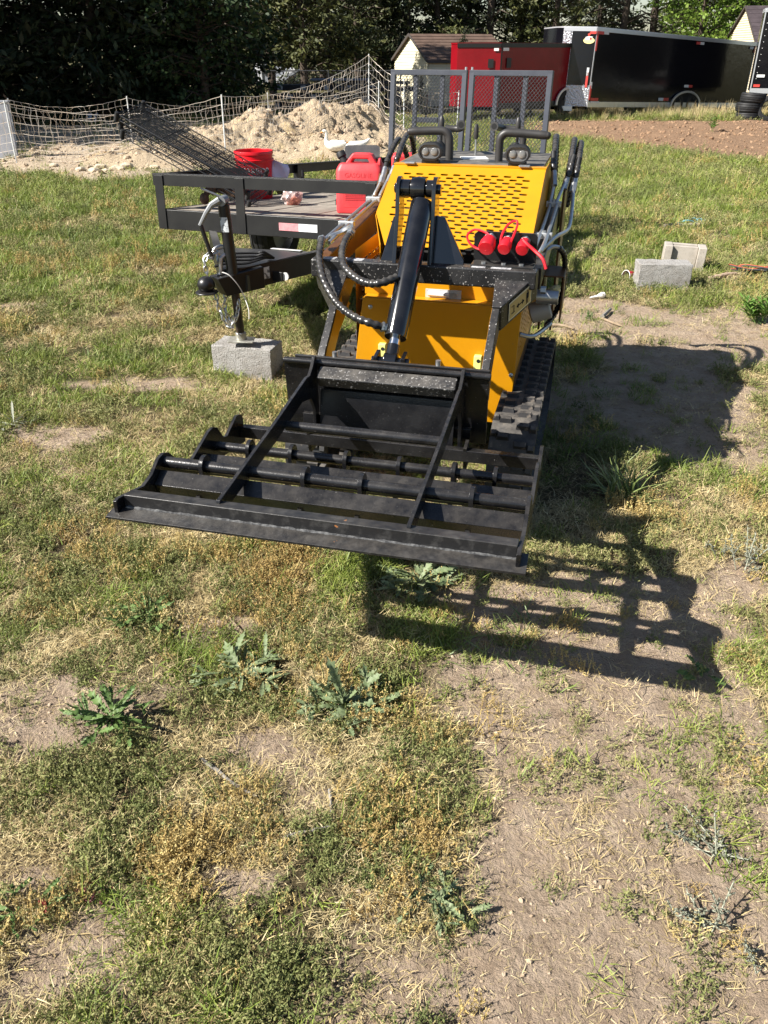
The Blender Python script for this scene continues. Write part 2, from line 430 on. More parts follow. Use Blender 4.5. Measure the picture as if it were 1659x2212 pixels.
def scatter(name, meshes, P, rot, scl, tint, rng):
    col = bpy.data.collections.new(name + '_source')
    for i, me in enumerate(meshes):
        o = bpy.data.objects.new('%s_clump_%s' % (name, 'abcdefgh'[i]), me); col.objects.link(o)
    pm = bpy.data.meshes.new(name); pm.vertices.add(len(P)); pm.vertices.foreach_set('co', P.astype(np.float32).ravel())
    for k, t, a in (('rot', 'FLOAT_VECTOR', rot), ('scl', 'FLOAT', scl), ('tint', 'FLOAT', tint), ('pick', 'INT', rng.integers(0, len(meshes), len(P)))):
        at_ = pm.attributes.new(k, t, 'POINT')
        at_.data.foreach_set('vector' if t == 'FLOAT_VECTOR' else 'value', np.ascontiguousarray(a, np.int32 if t == 'INT' else np.float32).ravel())
    o = bpy.data.objects.new(name, pm); COL.objects.link(o); o['kind'] = 'stuff'
    ng = bpy.data.node_groups.new(name, 'GeometryNodeTree')
    ng.interface.new_socket('Geometry', in_out='INPUT', socket_type='NodeSocketGeometry')
    ng.interface.new_socket('Geometry', in_out='OUTPUT', socket_type='NodeSocketGeometry')
    N = ng.nodes.new; gi, go = N('NodeGroupInput'), N('NodeGroupOutput')
    ci = N('GeometryNodeCollectionInfo'); ci.inputs[0].default_value = col; ci.inputs[1].default_value = True; ci.inputs[2].default_value = True
    ip = N('GeometryNodeInstanceOnPoints'); ip.inputs['Pick Instance'].default_value = True
    def na(nm, t):
        x = N('GeometryNodeInputNamedAttribute'); x.data_type = t; x.inputs[0].default_value = nm; return x.outputs[0]
    L = ng.links.new
    L(gi.outputs[0], ip.inputs['Points']); L(ci.outputs[0], ip.inputs['Instance'])
    L(na('rot', 'FLOAT_VECTOR'), ip.inputs['Rotation']); L(na('scl', 'FLOAT'), ip.inputs['Scale']); L(na('pick', 'INT'), ip.inputs['Instance Index'])
    L(ip.outputs[0], go.inputs[0])
    md = o.modifiers.new('scatter', 'NODES'); md.node_group = ng
    return o
def npmesh(name, V, F, mat):
    me = bpy.data.meshes.new(name); V = np.asarray(V, np.float32); F = np.asarray(F, np.int32); k = F.shape[1]
    me.vertices.add(len(V)); me.vertices.foreach_set('co', V.ravel())
    me.loops.add(F.size); me.loops.foreach_set('vertex_index', F.ravel())
    me.polygons.add(len(F)); me.polygons.foreach_set('loop_start', np.arange(0, F.size, k, dtype=np.int32))
    me.update(calc_edges=True); me.materials.append(mat); return me
def blade_clump(name, mat, rng, n, rad, lmin, lmax, wd, tilt0, tilt1, curl, segs=3):
    V, F = [], []
    for _ in range(n):
        a = rng.uniform(0, 6.283); r = rad * math.sqrt(rng.random()); b = np.array([r * math.cos(a), r * math.sin(a), -.004 + rng.random() * .004])
        az = rng.uniform(0, 6.283); L = rng.uniform(lmin, lmax); t = rng.uniform(tilt0, tilt1); wv = wd * rng.uniform(.6, 1.2)
        tw = rng.uniform(-.8, .8); o = len(V); p = b.copy()
        for i in range(segs + 1):
            f = i / segs; ww = wv * (1 - f ** 1.6 * .92) / 2
            d = np.array([math.cos(az) * math.sin(t), math.sin(az) * math.sin(t), math.cos(t)])
            sdv = np.array([-math.sin(az + tw), math.cos(az + tw), .25 * tw])
            V += [p - sdv * ww, p + sdv * ww]
            p = p + d * L / segs; t = min(t + curl * rng.uniform(.3, 1.2) / segs, 2.1); az += rng.uniform(-.25, .25)
            if p[2] < .002: p[2] = .002
        for i in range(segs): F.append((o + 2 * i, o + 2 * i + 1, o + 2 * i + 3, o + 2 * i + 2))
    return npmesh(name, V, F, mat)
def weed_clump(name, mat, rng, nst, ht, leaf, nl, spread):
    """sprigs set with tiny seed heads or leaves"""
    V, F = [], []
    for _ in range(nst):
        az = rng.uniform(0, 6.283); t = rng.uniform(.1, spread); L = ht * rng.uniform(.4, 1.1)
        a = rng.uniform(0, 6.283); r = .035 * math.sqrt(rng.random()); p0 = np.array([r * math.cos(a), r * math.sin(a), 0])
        d = np.array([math.cos(az) * math.sin(t), math.sin(az) * math.sin(t), math.cos(t)])
        s = np.array([-math.sin(az), math.cos(az), 0]) * .0009; o = len(V); p1 = p0 + d * L
        V += [p0 - s, p0 + s, p1 + s * .5, p1 - s * .5]; F.append((o, o + 1, o + 2, o + 3))
        for k in range(nl):
            f = rng.uniform(.25, 1.05); c = p0 + d * L * f + rng.normal(0, leaf * .7, 3); c[2] = max(c[2], .002)
            u = rng.normal(0, 1, 3); u /= np.linalg.norm(u); v = np.cross(u, rng.normal(0, 1, 3)); v /= np.linalg.norm(v)
            l = leaf * rng.uniform(.6, 1.3); q = l * rng.uniform(.3, .5); o = len(V)
            V += [c - u * l, c + v * q, c + u * l, c - v * q]; F.append((o, o + 1, o + 2, o + 3))
    return npmesh(name, V, F, mat)
rg = np.random.default_rng(11)
STRAWM = tint_mat('straw_blade', [(.20, .14, .065), (.35, .265, .125), (.48, .385, .20), (.60, .52, .32)], .7)
GREENM = tint_mat('green_blade', [(.07, .115, .018), (.14, .195, .03), (.225, .275, .05), (.34, .345, .09)], .55, .18, .35)
OLIVEM = tint_mat('olive_leaflet', [(.085, .11, .034), (.15, .17, .055), (.24, .24, .09), (.34, .31, .14)], .7, .12)
RUSTM = tint_mat('rusty_seed_head', [(.20, .12, .045), (.36, .25, .09), (.50, .385, .15), (.58, .50, .26)], .75, .12)
straw = [blade_clump('dry_blades_%d' % i, STRAWM, rg, 30, .07, .012, .052, .0024, .9, 1.55, .5, 2) for i in range(4)]
tuft = [blade_clump('green_blades_%d' % i, GREENM, rg, 30, .05, .022, .072, .0032, .2, 1.35, .9, 3) for i in range(4)]
olive = [weed_clump('olive_sprigs_%d' % i, OLIVEM, rg, 16, .042, .0042, 9, 1.25) for i in range(3)]
rust = [weed_clump('rusty_sprigs_%d' % i, RUSTM, rg, 16, .050, .0029, 13, 1.05) for i in range(3)]
def sample(n0, rng, ymax=26):
    """random ground points, thinning with distance from the viewer"""
    out = []
    y = np.concatenate([np.arange(.45, 3, .05), np.arange(3, ymax, .1)])
    for a in y:
        st = .05 if a < 3 else .1
        half = .55 + .56 * a
        k = rng.poisson(n0 * min(1, (2.2 / max(a, .1)) ** 1.35) * 2 * half * st)
        out.append(np.stack([rng.uniform(-half, half, k), a + rng.random(k) * st], -1))
    return np.concatenate(out)
pat = lambda x, y, sd, lo=.40, hi=.56, sc=6.0: np.clip((fbm(x, y, sc, 3, sd) - lo) / (hi - lo), .06, 1)
def place(name, meshes, n0, prob, rng, s0=1.0, sj=.35, tilt=.25, ymax=26, tl=None, grow=.115):
    q = sample(n0, rng, ymax); x, y = q[:, 0], q[:, 1]
    m = rng.random(len(q)) < prob(x, y)
    x, y = x[m], y[m]; d = np.hypot(x, y)
    P = np.stack([x, y, H(x, y)], -1); n = len(x)
    rot = np.stack([rng.normal(0, tilt, n), rng.normal(0, tilt, n), rng.uniform(0, 6.283, n)], -1)
    scl = s0 * (1 + np.clip(d - 2.5, 0, 30) * grow) * rng.uniform(1 - sj, 1 + sj, n)
    tint = np.clip((tl(x, y) if tl else .5) + rng.normal(0, .22, n), 0, 1)
    return scatter(name, meshes, P, rot, scl, tint, rng)
keep = lambda x, y: (1 - till_mask(x, y)) * (1 - dirt_mask(x, y) * .97)
bits = [blade_clump('straw_bits_%d' % i, STRAWM, rg, 16, .07, .004, .018, .0016, 1.2, 1.6, .2, 1) for i in range(3)]
place('straw_litter', bits, 1000, lambda x, y: keep(x, y) * (.35 + .65 * bare_mask(x, y)) * pat(x, y, 61, .36, .6, 3.5), rg, 1.0, .4, .12, ymax=9, tl=lambda x, y: .3 + .6 * fbm(x, y, 1.6, 3, 62))
place('dry_grass', straw, 3600, lambda x, y: keep(x, y) * (1 - .93 * bare_mask(x, y)) * pat(x, y, 63, .34, .54) * (1 - .45 * np.clip(green_mask(x, y), 0, 1)), rg, .82, .4, .2, tl=lambda x, y: .35 + .5 * fbm(x, y, 1.6, 3, 51))
place('green_grass', tuft, 2300, lambda x, y: keep(x, y) * pat(x, y, 64) * np.clip(green_mask(x, y), .05, 1) * (1 - .86 * bare_mask(x, y)), rg, .9, .45, .25, tl=lambda x, y: .2 + .7 * fbm(x, y, 1.2, 3, 52))
place('olive_ground_weeds', olive, 2000, lambda x, y: keep(x, y) * pat(x, y, 65) * np.clip(.25 + 1.3 * (fbm(x, y, 2.4, 4, 53) - .35), 0, 1) * (1 - .9 * bare_mask(x, y)), rg, 1.0, .4, .3, tl=lambda x, y: fbm(x, y, 1.9, 3, 54))
place('rusty_seed_weeds', rust, 1000, lambda x, y: keep(x, y) * pat(x, y, 66) * np.clip(orange_mask(x, y), 0, 1) * (1 - .55 * np.clip((y - 4.5) / 4, 0, 1)) * (1 - .85 * bare_mask(x, y)), rg, 1.1, .45, .3, tl=lambda x, y: .15 + .8 * fbm(x, y, 2.2, 3, 55))
# loose clods and pebbles on the bare soil, the heap and the tilled strip
CLODM = tint_mat('soil_clod', [(.26, .185, .12), (.36, .275, .19), (.45, .355, .26)], .95)
TILLM = tint_mat('tilled_clod', [(.15, .085, .05), (.24, .15, .09), (.33, .22, .14)], .95)
def clod(name, mat, rng):
    mb = MB(); mb.ball((0, 0, .0), .5, (1, .85, .6), 8)
    V = np.array(mb.v); V *= (1 + rng.normal(0, .12, (len(V), 1)))
    F4 = [f if len(f) == 4 else f + (f[-1],) for f in mb.f]
    me = bpy.data.meshes.new(name); me.from_pydata([tuple(v) for v in V], [], mb.f); me.materials.append(mat); return me
def rocks(name, mat, x, y, zf, s, rng):
    n = len(x); P = np.stack([x, y, zf(x, y)], -1)
    rot = rng.uniform(0, 6.28, (n, 3)) * np.array([.15, .15, 1])
    scatter(name, [clod('%s_lump_%d' % (name, i), mat, rng) for i in range(3)], P, rot, s, rng.random(n), rng)
q = sample(420, rg, 9); k = rg.random(len(q)) < bare_mask(q[:, 0], q[:, 1]) * .8; q = q[k]
rocks('soil_crumbs', CLODM, q[:, 0], q[:, 1], H, np.clip(rg.gamma(1.5, .004, len(q)) + .003, 0, .016), rg)
x, y = rg.uniform(-7.5, 1.5, 5200), rg.uniform(12.6, 20.5, 5200); hm = np.maximum(mound(x, y), 0)
k = (dirt_mask(x, y) > .5) & (rg.random(5200) < .35 + hm * 2); x, y = x[k], y[k]
rocks('heap_clods', CLODM, x, y, lambda a, b: H(a, b) + np.maximum(mound(a, b), 0), np.clip(rg.gamma(1.3, .035, len(x)), .012, .2), rg)
x, y = rg.uniform(2, 14, 9000), rg.uniform(11, 24, 9000); k = till_mask(x, y) > .4; x, y = x[k], y[k]
rocks('tilled_clods', TILLM, x, y, H, np.clip(rg.gamma(1.5, .022, len(x)), .01, .13), rg)
# ------------------------------------------------------------------ mini track loader
PH, X0 = R(14.15), -.669
def toW(x, y, z): return Vector((math.cos(PH) * (X0 + x) + math.sin(PH) * y, -math.sin(PH) * (X0 + x) + math.cos(PH) * y, z))
ml = root('mini_track_loader', 'yellow and black stand-on mini track loader with raised lift arms and slotted hood', 'track loader', toW(.03, 3.7, 0), rot=(0, 0, -PH), off=(.03, 3.7, 0))
def perf(mb, O, U, V, Wd, Ht, cols, rows, sw, sh, mu, mv0, mv1, warp=None, th=.004, seg=4):
    """sheet with real rounded slots in staggered rows"""
    O, U, V = Vector(O), Vector(U).normalized(), Vector(V).normalized(); Nn = U.cross(V).normalized()
    wf = warp or (lambda u, v: (u, v))
    def P(u, v, d=0):
        u, v = wf(u, v); return O + U * u + V * v + Nn * d
    def quad(u0, v0, u1, v1): mb.add([P(u0, v0), P(u1, v0), P(u1, v1), P(u0, v1)], [(0, 1, 2, 3)])
    quad(0, 0, Wd, mv0); quad(0, Ht - mv1, Wd, Ht)
    ph = (Ht - mv0 - mv1) / rows; pw = (Wd - 2 * mu) / (cols + .5)
    for r in range(rows):
        v0 = mv0 + r * ph; v1 = v0 + ph; off = mu + (pw / 2 if r % 2 else 0)
        quad(0, v0, off, v1); quad(off + cols * pw, v0, Wd, v1)
        for c in range(cols):
            u0 = off + c * pw; cu, cv = u0 + pw / 2, (v0 + v1) / 2
            hx, rr = sw / 2 - sh / 2, sh / 2; lp = []
            for k in range(seg + 1): a = -math.pi / 2 + math.pi * k / seg; lp.append((cu + hx + rr * math.cos(a), cv + rr * math.sin(a)))
            for k in range(seg + 1): a = math.pi / 2 + math.pi * k / seg; lp.append((cu - hx + rr * math.cos(a), cv + rr * math.sin(a)))
            m = len(lp); h = m // 2
            vs = [P(u0, v0), P(u0 + pw, v0), P(u0 + pw, v1), P(u0, v1)] + [P(*q) for q in lp] + [P(q[0], q[1], th) for q in lp]
            mid = seg // 2
            # right/top half and left/bottom half joined along the slot's axis
            right_i = mid; left_i = h + mid
            f1 = [0, 1] + [4 + i for i in range(right_i, -1, -1)] + [4 + i for i in range(m - 1, left_i - 1, -1)]
            f2 = [2, 3] + [4 + i for i in range(left_i, h - 1, -1)] + [4 + i for i in range(h - 1, right_i - 1, -1)]
            f3 = [1, 2, 4 + right_i]; f4 = [3, 0, 4 + left_i]
            fs = [tuple(f1), tuple(f2), tuple(f3), tuple(f4)] + [(4 + i, 4 + (i + 1) % m, 4 + m + (i + 1) % m, 4 + m + i) for i in range(m)]
            mb.add(vs, fs)
    return mb
# hood: slanted slotted face, sides, top deck
HL, HRr = -.318, .410
fv = Vector((0, 3.55 - 4.13, 1.0 - 1.262)); FH = fv.length
def chamf(u, v):
    L = 0 if v < .40 else (v - .40) / (FH - .40) * .095
    Wd = HRr - HL; return (Wd - (Wd - u) * (Wd - L) / Wd, v)
mb = MB(); perf(mb, (HL, 4.13, 1.262), (1, 0, 0), fv, HRr - HL, FH, 10, 20, .038, .0150, .05, .062, .02, chamf)
o = mb.obj('hood_grille', YEL, ml, 0, 30)
lin = MB(); lin.prism([(HL + .03, 4.10, 1.205), (HRr - .02, 4.10, 1.205), (HRr - .02, 3.60, .965), (HL + .10, 3.60, .965)], (0, .03, -.06)); lin.obj('hood_shade_sheet', DARK, ml)  # black sheet added under the slots, its colour stands in for interior shade
hood = MB()
hood.prism([(HRr, 4.135, 1.262), (HRr, 3.55, .998), (HRr, 3.56, .93), (HRr, 4.75, .93), (HRr, 4.75, 1.262)], (-.004, 0, 0))
hood.prism([(HL, 4.135, 1.262), (HL, 3.75, 1.088), (HL + .07, 3.56, 1.0), (HL + .07, 3.56, .93), (HL, 4.75, .93), (HL, 4.75, 1.262)], (.004, 0, 0))
hood.box((.046, 4.15, 1.264), (.736, .05, .006))
hood.obj('hood_shell', YEL, ml, .0015)
dk = MB(); dk.box((.046, 4.46, 1.262), (.70, .57, .012)); deck = dk.obj('control_deck', M('deck_sheet', (.05, .048, .045), .5, 0, .5, (.08, .078, .072), 9, dust=.5), ml, .002)
for x in (-.24, .31):
    MB().box((x, 4.125, 1.272), (.05, .035, .008)).obj('hinge_clip', STEEL, ml, .002)
MB().box((.03, 4.40, 1.271), (.13, .10, .004), Matrix.Rotation(.3, 3, 'Z')).obj('paper_slip', WHITE, ml)
# engine seen through the slots
en = MB(); en.cyl((.1, 3.72, 1.02), (.36, 3.72, 1.02), .018, 12); en.box((.24, 3.80, 1.055), (.22, .05, .03)); en.box((.12, 3.66, .99), (.4, .04, .02))
en.tube([(-.10, 3.66, 1.005), (.05, 3.70, 1.02), (.2, 3.78, 1.06), (.33, 3.84, 1.085)], .012, 8)
en.obj('engine', M('engine_grey', (.12, .12, .12), .5, .3, .5, (.3, .29, .27), 9), ml, .004)
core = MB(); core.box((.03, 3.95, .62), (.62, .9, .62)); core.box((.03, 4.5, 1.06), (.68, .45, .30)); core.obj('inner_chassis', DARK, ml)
# front panels
PN = [(-.29, .80), (.408, .80), (.399, .46), (.388, .25), (-.362, .25), (-.334, .46)]
fp = MB(); y0, y1 = 3.42, 3.445
vs = [(x, y0 if z > .3 else y0 + .035, z) for x, z in PN]; vs += [(x, y + .018, z) for x, y, z in vs]
fp.add(vs, [(0, 5, 2, 1), (5, 4, 3, 2), (6, 7, 8, 11), (11, 8, 9, 10), (0, 1, 7, 6), (1, 2, 8, 7), (2, 3, 9, 8), (3, 4, 10, 9), (4, 5, 11, 10), (5, 0, 6, 11)])
fp.box((.062, 3.447, .803), (.69, .05, .006))
lp_ = fp.obj('lower_front_panel', YEL, ml, .003)
MB().box((.055, 3.484, .875), (.70, .016, .15)).obj('upper_front_panel', YEL, ml, .003)
la = MB(); la.box((.06, 3.474, .822), (.158, .006, .040)); lat = la.obj('door_latch', M('latch_silver', (.55, .56, .57), .32, .3), ml, .002)
kb = MB()
kb.tube([(-.005, 3.467, .824), (.087, 3.467, .822)], .0115, 8); kb.obj('latch_paddle', M('latch_grey', (.62, .63, .64), .4), lat, 0)
MB().cyl((.107, 3.473, .821), (.107, 3.464, .821), .013, 14).obj('latch_lock', STEEL, lat)
sp_ = MB(); perf(sp_, (.40, 3.44, .99), (0, 1, 0), (0, 0, -1), 1.05, .50, 14, 12, .045, .011, .05, .05, .06)
sp_.obj('side_grille', YEL, ml, 0, 30)
sp2 = MB(); perf(sp2, (-.335, 4.49, .99), (0, -1, 0), (0, 0, -1), 1.02, .50, 14, 12, .045, .011, .05, .05, .06)
sp2.obj('side_grille', YEL, ml, 0, 30)
MB().prism([(.395, 3.43, .49), (.395, 4.3, .49), (.395, 4.1, .40), (.395, 3.45, .25)], (.006, 0, 0)).obj('side_skirt', YEL_SHADED, ml)
# pale yellow rubber stops with two bolt holes
for x, z in ((-.196, .560), (.237, .540)):
    st = MB(); st.box((x, 3.405, z), (.034, .03, .085)); so_ = st.obj('rubber_stop', M('pale_yellow_rubber', (.72, .70, .22), .5), ml, .004)
    for dz in (.022, -.022): MB().cyl((x + .004, 3.3895, z + dz), (x + .004, 3.389, z + dz), .0085, 12).obj('bolt_hole', DARK, so_)
# tracks
def track_path(n=96):
    pts = []; y0, y1, r, zc = 3.16, 4.17, .205, .215
    L = (y1 - y0) * 2 + 2 * math.pi * r
    for i in range(n):
        s = L * i / n
        if s < y1 - y0: pts.append((y0 + s, zc + r, 0, 1))
        elif s < y1 - y0 + math.pi * r: a = (s - (y1 - y0)) / r; pts.append((y1 + r * math.sin(a), zc + r * math.cos(a), math.sin(a), math.cos(a)))
        elif s < 2 * (y1 - y0) + math.pi * r: pts.append((y1 - (s - (y1 - y0) - math.pi * r), zc - r, 0, -1))
        else: a = (s - 2 * (y1 - y0) - math.pi * r) / r; pts.append((y0 - r * math.sin(a), zc - r * math.cos(a), -math.sin(a), -math.cos(a)))
    return pts
for sx in (1, -1):
    xc = .445 * sx if sx > 0 else -.425; hw = .093
    tb = MB(); P = track_path(); n = len(P); vs = []
    for (y, z, ny, nz) in P:
        vs += [(xc - hw, y, z), (xc + hw, y, z), (xc + hw, y - ny * .025, z - nz * .025), (xc - hw, y - ny * .025, z - nz * .025)]
    fs = []
    for i in range(n):
        a, b = 4 * i, 4 * ((i + 1) % n)
        fs += [(a, a + 1, b + 1, b), (a + 1, a + 2, b + 2, b + 1), (a + 2, a + 3, b + 3, b + 2), (a + 3, a, b, b + 3)]
    tb.add(vs, fs)
    Q = track_path(38 * 2)
    tr_ = tb.obj('rubber_track', TRACKR, ml, 0, 40)
    lmesh = []
    for side in (1, -1):
        x0, x1 = (.006, hw) if side > 0 else (-hw, -.014)
        xm = (x0 + x1) / 2 + side * .012; h, l0, l1 = .017, .0155, .010; m = MB()
        for xa, xb, sh in ((x0, xm, .006), (xm, x1, -.006)):
            vs = []
            for (hh, ll, e) in ((-.002, l0, 0), (h, l1, .005)):
                for (xx, t) in ((xa + e, -ll), (xb - e, -ll), (xb - e, ll), (xa + e, ll)): vs.append((xx, t + sh, hh))
            m.add(vs, [(0, 3, 2, 1), (4, 5, 6, 7), (0, 1, 5, 4), (1, 2, 6, 5), (2, 3, 7, 6), (3, 0, 4, 7)])
        lmesh.append(m.mesh('tread_lug', TRACKR, 30, (0, 0, 0))[0])
    for i, (y, z, ny, nz) in enumerate(Q):
        o = bpy.data.objects.new('tread_lug', lmesh[i % 2]); COL.objects.link(o); o.parent = tr_
        mt3 = Matrix(((1, 0, 0), (0, nz, ny), (0, -ny, nz))).to_4x4(); mt3.translation = Vector((xc, y, z)) - POS[tr_.name]; o.matrix_local = mt3
    for y, r in ((3.16, .17), (4.17, .17), (3.45, .07), (3.68, .07), (3.9, .07)):
        wz = .215 if r > .1 else .10
        wl = MB(); wl.lathe((xc, y, wz), (1, 0, 0), [(r * .3, -.06), (r, -.05), (r, .05), (r * .8, .055), (r * .3, .04)], 20); wl.obj('idler_wheel', BLACK, tr_)
    MB().box((xc, 3.66, .215), (.10, .75, .12)).obj('track_frame', YEL_SHADED, tr_)
# lift arms
for sx in (-1, 1):
    x = .452 if sx > 0 else -.458
    am = MB(); am.prism([(x - .024, 3.40, .972), (x - .024, 4.45, 1.05), (x - .024, 4.8, 1.02), (x - .024, 4.8, .90), (x - .024, 4.4, .93), (x - .024, 3.40, .885)], (.048, 0, 0))
    a_ = am.obj('lift_arm', YEL_SHADED if sx < 0 else BLACK, ml, .004)
    tw = MB(); tw.prism([(x - .03 * sx, 4.45, .40), (x - .03 * sx, 4.42, 1.10), (x - .03 * sx, 4.50, 1.17), (x - .03 * sx, 4.68, 1.17), (x - .03 * sx, 4.80, .40)], (.012, 0, 0)); tw.prism([(x + .034 * sx, 4.45, .40), (x + .034 * sx, 4.42, 1.10), (x + .034 * sx, 4.50, 1.17), (x + .034 * sx, 4.68, 1.17), (x + .034 * sx, 4.80, .40)], (.012, 0, 0))
    tw.obj('arm_tower', YEL_SHADED, ml, .003)
    cx_ = MB(); cx_.cyl((x + .05 * sx, 3.62, .80), (x + .05 * sx, 4.45, .62), .032, 14); cx_.obj('lift_cylinder', BLACK, ml)
    MB().cyl((x + .0 * sx, 3.62, .80), (x + .095 * sx, 3.62, .80), .03, 14).obj('arm_pivot_pin', STEEL, ml)
    # steel pipes on top of the arm held by clamps
    zt = lambda y: 1.012 + .072 * (y - 3.5)
    for k, dx in ((0, -.016), (1, .016)):
        xx = x + dx
        if sx < 0:
            pts = [(xx + (.0 if k else -.005), 3.44, 1.02), (xx, 3.52, 1.03), (xx, 4.25, zt(4.25) + .01), (xx, 4.33, 1.09), (xx + .02, 4.40, 1.15)]
        else:
            pts = [(xx - .02, 3.52, 1.0), (xx, 3.60, 1.04), (xx, 4.22, zt(4.22) + .01), (xx, 4.30, 1.10), (.443 + .055 * k, 4.36 + .04 * k, 1.185)]
        MB().tube(smooth_path(pts, 4), .0085, 8).obj('hydraulic_pipe', STEEL, ml)
    for y in (3.76, 4.25) if sx < 0 else (3.72, 4.30):
        cl = MB(); cl.box((x, y, zt(y) + .012), (.074, .032, .026)); c_ = cl.obj('pipe_clamp', M('clamp_zinc', (.5, .51, .51), .45, .6), ml, .003)
        MB().cyl((x, y, zt(y) + .024), (x, y, zt(y) + .034), .009, 6).obj('clamp_bolt', STEEL, c_)
MB().tube(smooth_path([(.535, 4.42, 1.14), (.545, 4.25, 1.08), (.545, 4.02, 1.02), (.50, 3.82, 1.018), (.455, 3.62, 1.0)], 5), .009, 8).obj('hydraulic_pipe', STEEL, ml)
# front crossbar, shoulders, drop arms
cb = MB(); cb.box((.003, 3.268, .959), (.93, .066, .074)); cbar = cb.obj('crossbar', BLACKS, ml, .008)
for (x, wd) in ((-.385, .05), (-.315, .035), (-.265, .045), (.235, .055), (.325, .08)):
    MB().box((x, 3.268, .9965), (wd, .042, .001)).obj('warning_sticker', M('pale_sticker', (.55, .55, .56), .5, 0, .5, (.2, .2, .21), 60), cbar)
for sx in (-1, 1):
    ox = 0 if sx > 0 else .012
    X = lambda v: sx * v + ox
    sh = MB(); top = [(X(.312), 3.290, .991), (X(.470), 3.300, .996), (X(.470), 3.27, .978), (X(.352), 3.115, .882), (X(.316), 3.115, .882), (X(.308), 3.23, .962)]
    sh.prism(top, (0, .035, -.105))
    s1 = sh.obj('arm_shoulder', BLACKS, ml, .004)
    dr = MB(); pr = [(3.14, .888), (3.07, .845), (3.0, .784), (2.92, .722), (2.87, .66), (2.86, .56), (2.96, .56), (2.99, .66), (3.09, .745), (3.20, .79), (3.25, .82)]
    dr.prism([(X(.316), y, z) for y, z in pr], (.030 * sx, 0, 0))
    dr.obj('drop_arm', BLACKS, ml, .003)
    # yellow inner face of the drop arm, seen on the far side
    MB().prism([(X(.3145), y + .012, z - .004) for y, z in pr], (.0012 * sx, 0, 0)).obj('arm_inner_face', YEL, ml)
# pictogram decal on the right shoulder
e1 = Vector((.470, 3.27, .978)); e2 = Vector((.352, 3.115, .882)); dn = Vector((0, .035, -.105))
u = (e2 - e1); v = dn; nrm = v.cross(u).normalized()
if nrm.x < 0: nrm = -nrm
def dec(a, b, d=.0035): return e1 + u * a + v * b + nrm * d
MB().add([dec(.18, .12), dec(.80, .12), dec(.80, .86), dec(.18, .86)], [(0, 1, 2, 3)]).obj('decal_border', M('decal_cream', (.72, .66, .48), .45), ml)
MB().add([dec(.20, .17, .0045), dec(.78, .17, .0045), dec(.78, .81, .0045), dec(.20, .81, .0045)], [(0, 1, 2, 3)]).obj('decal_field', M('decal_tan', (.50, .36, .14), .45), ml)
ic = MB()
def q2(a0, b0, a1, b1): ic.add([dec(a0, b0, .0055), dec(a1, b0, .0055), dec(a1, b1, .0055), dec(a0, b1, .0055)], [(0, 1, 2, 3)])
q2(.26, .30, .33, .55); q2(.27, .55, .29, .76); q2(.305, .55, .325, .76); q2(.275, .22, .315, .28)
q2(.42, .49, .56, .54); ic.add([dec(.38, .515, .0055), dec(.44, .40, .0055), dec(.44, .63, .0055)], [(0, 1, 2)]); ic.add([dec(.60, .515, .0055), dec(.54, .40, .0055), dec(.54, .63, .0055)], [(0, 1, 2)])
q2(.64, .60, .74, .64); q2(.66, .36, .68, .60); q2(.66, .33, .74, .36)
ic.obj('decal_icon', DARK, ml)
ld = MB(); ld.add([Vector((-.4645 + .012, 3.30, .90)), Vector((-.4645 + .012, 3.28, .93)), Vector((-.353 + .008, 3.15, .835)), Vector((-.353 + .008, 3.17, .80))], [(0, 1, 2, 3)]); ld.obj('side_decal', M('decal_cream', (.72, .66, .48), .45), ml)
# tilt cylinder and its tower
tc = Vector((-.030, 3.34, 1.268))
for xa, sg in ((-.115, -1), (.030, 1)):
    t_ = MB(); pr = []
    for k in range(9): a = math.pi * (1.12 - 1.24 * k / 8); pr.append((3.34 - .045 * math.cos(a) * -1, 1.268 + .045 * math.sin(a)))
    pr = [(3.34 + .045 * math.cos(a), 1.268 + .045 * math.sin(a)) for a in [math.pi * (k / 8) for k in range(9)]]
    poly = [(xa, y, z) for y, z in pr] + [(xa, 3.29, 1.18), (xa, 3.24, .995), (xa, 3.30, .995), (xa, 3.385, 1.17)]
    t_.prism(poly, (.016 * 1, 0, 0))
    xo = xa + (.016 if sg > 0 else 0)
    t_.prism([(xo, 3.33, 1.17), (xo + sg * .034, 3.328, 1.165), (xo + sg * .125, 3.285, 1.012), (xo + sg * .125, 3.28, .995), (xo, 3.28, .995)] if sg > 0 else [(xo, 3.33, 1.17), (xo, 3.28, .995), (xo - .06, 3.28, .995), (xo - .05, 3.285, 1.02), (xo - .015, 3.328, 1.16)], (0, .014, 0))
    t_.obj('cylinder_bracket', GLOSSBLK, ml, .002)
pn = MB(); pn.cyl((-.128, 3.34, 1.268), (.060, 3.34, 1.268), .019, 16); pn.cyl((-.100, 3.34, 1.268), (-.062, 3.34, 1.268), .034, 18); pn.cyl((.002, 3.34, 1.268), (.030, 3.34, 1.268), .034, 18); pn.obj('pivot_pin', GLOSSBLK, ml, .003)
cb0, cb1 = Vector((-.012, 3.325, 1.222)), Vector((-.030, 2.952, .782)); dirc = (cb1 - cb0).normalized()
ey_ = MB(); ey_.lathe(tc, (1, 0, 0), [(.022, -.030), (.040, -.028), (.046, 0), (.040, .028), (.022, .030)], 18); ey_.cyl(tc + dirc * .02, cb0 + dirc * .02, .02, 12); ey_.obj('cylinder_eye', GLOSSBLK, ml)
by = MB(); by.lathe(cb0, dirc, [(.030, 0), (.043, .006), (.0455, .02), (.0455, (cb1 - cb0).length - .012), (.043, (cb1 - cb0).length), (.018, (cb1 - cb0).length)], 28); cy_ = by.obj('tilt_cylinder', GLOSSBLK, ml, 0, 30)
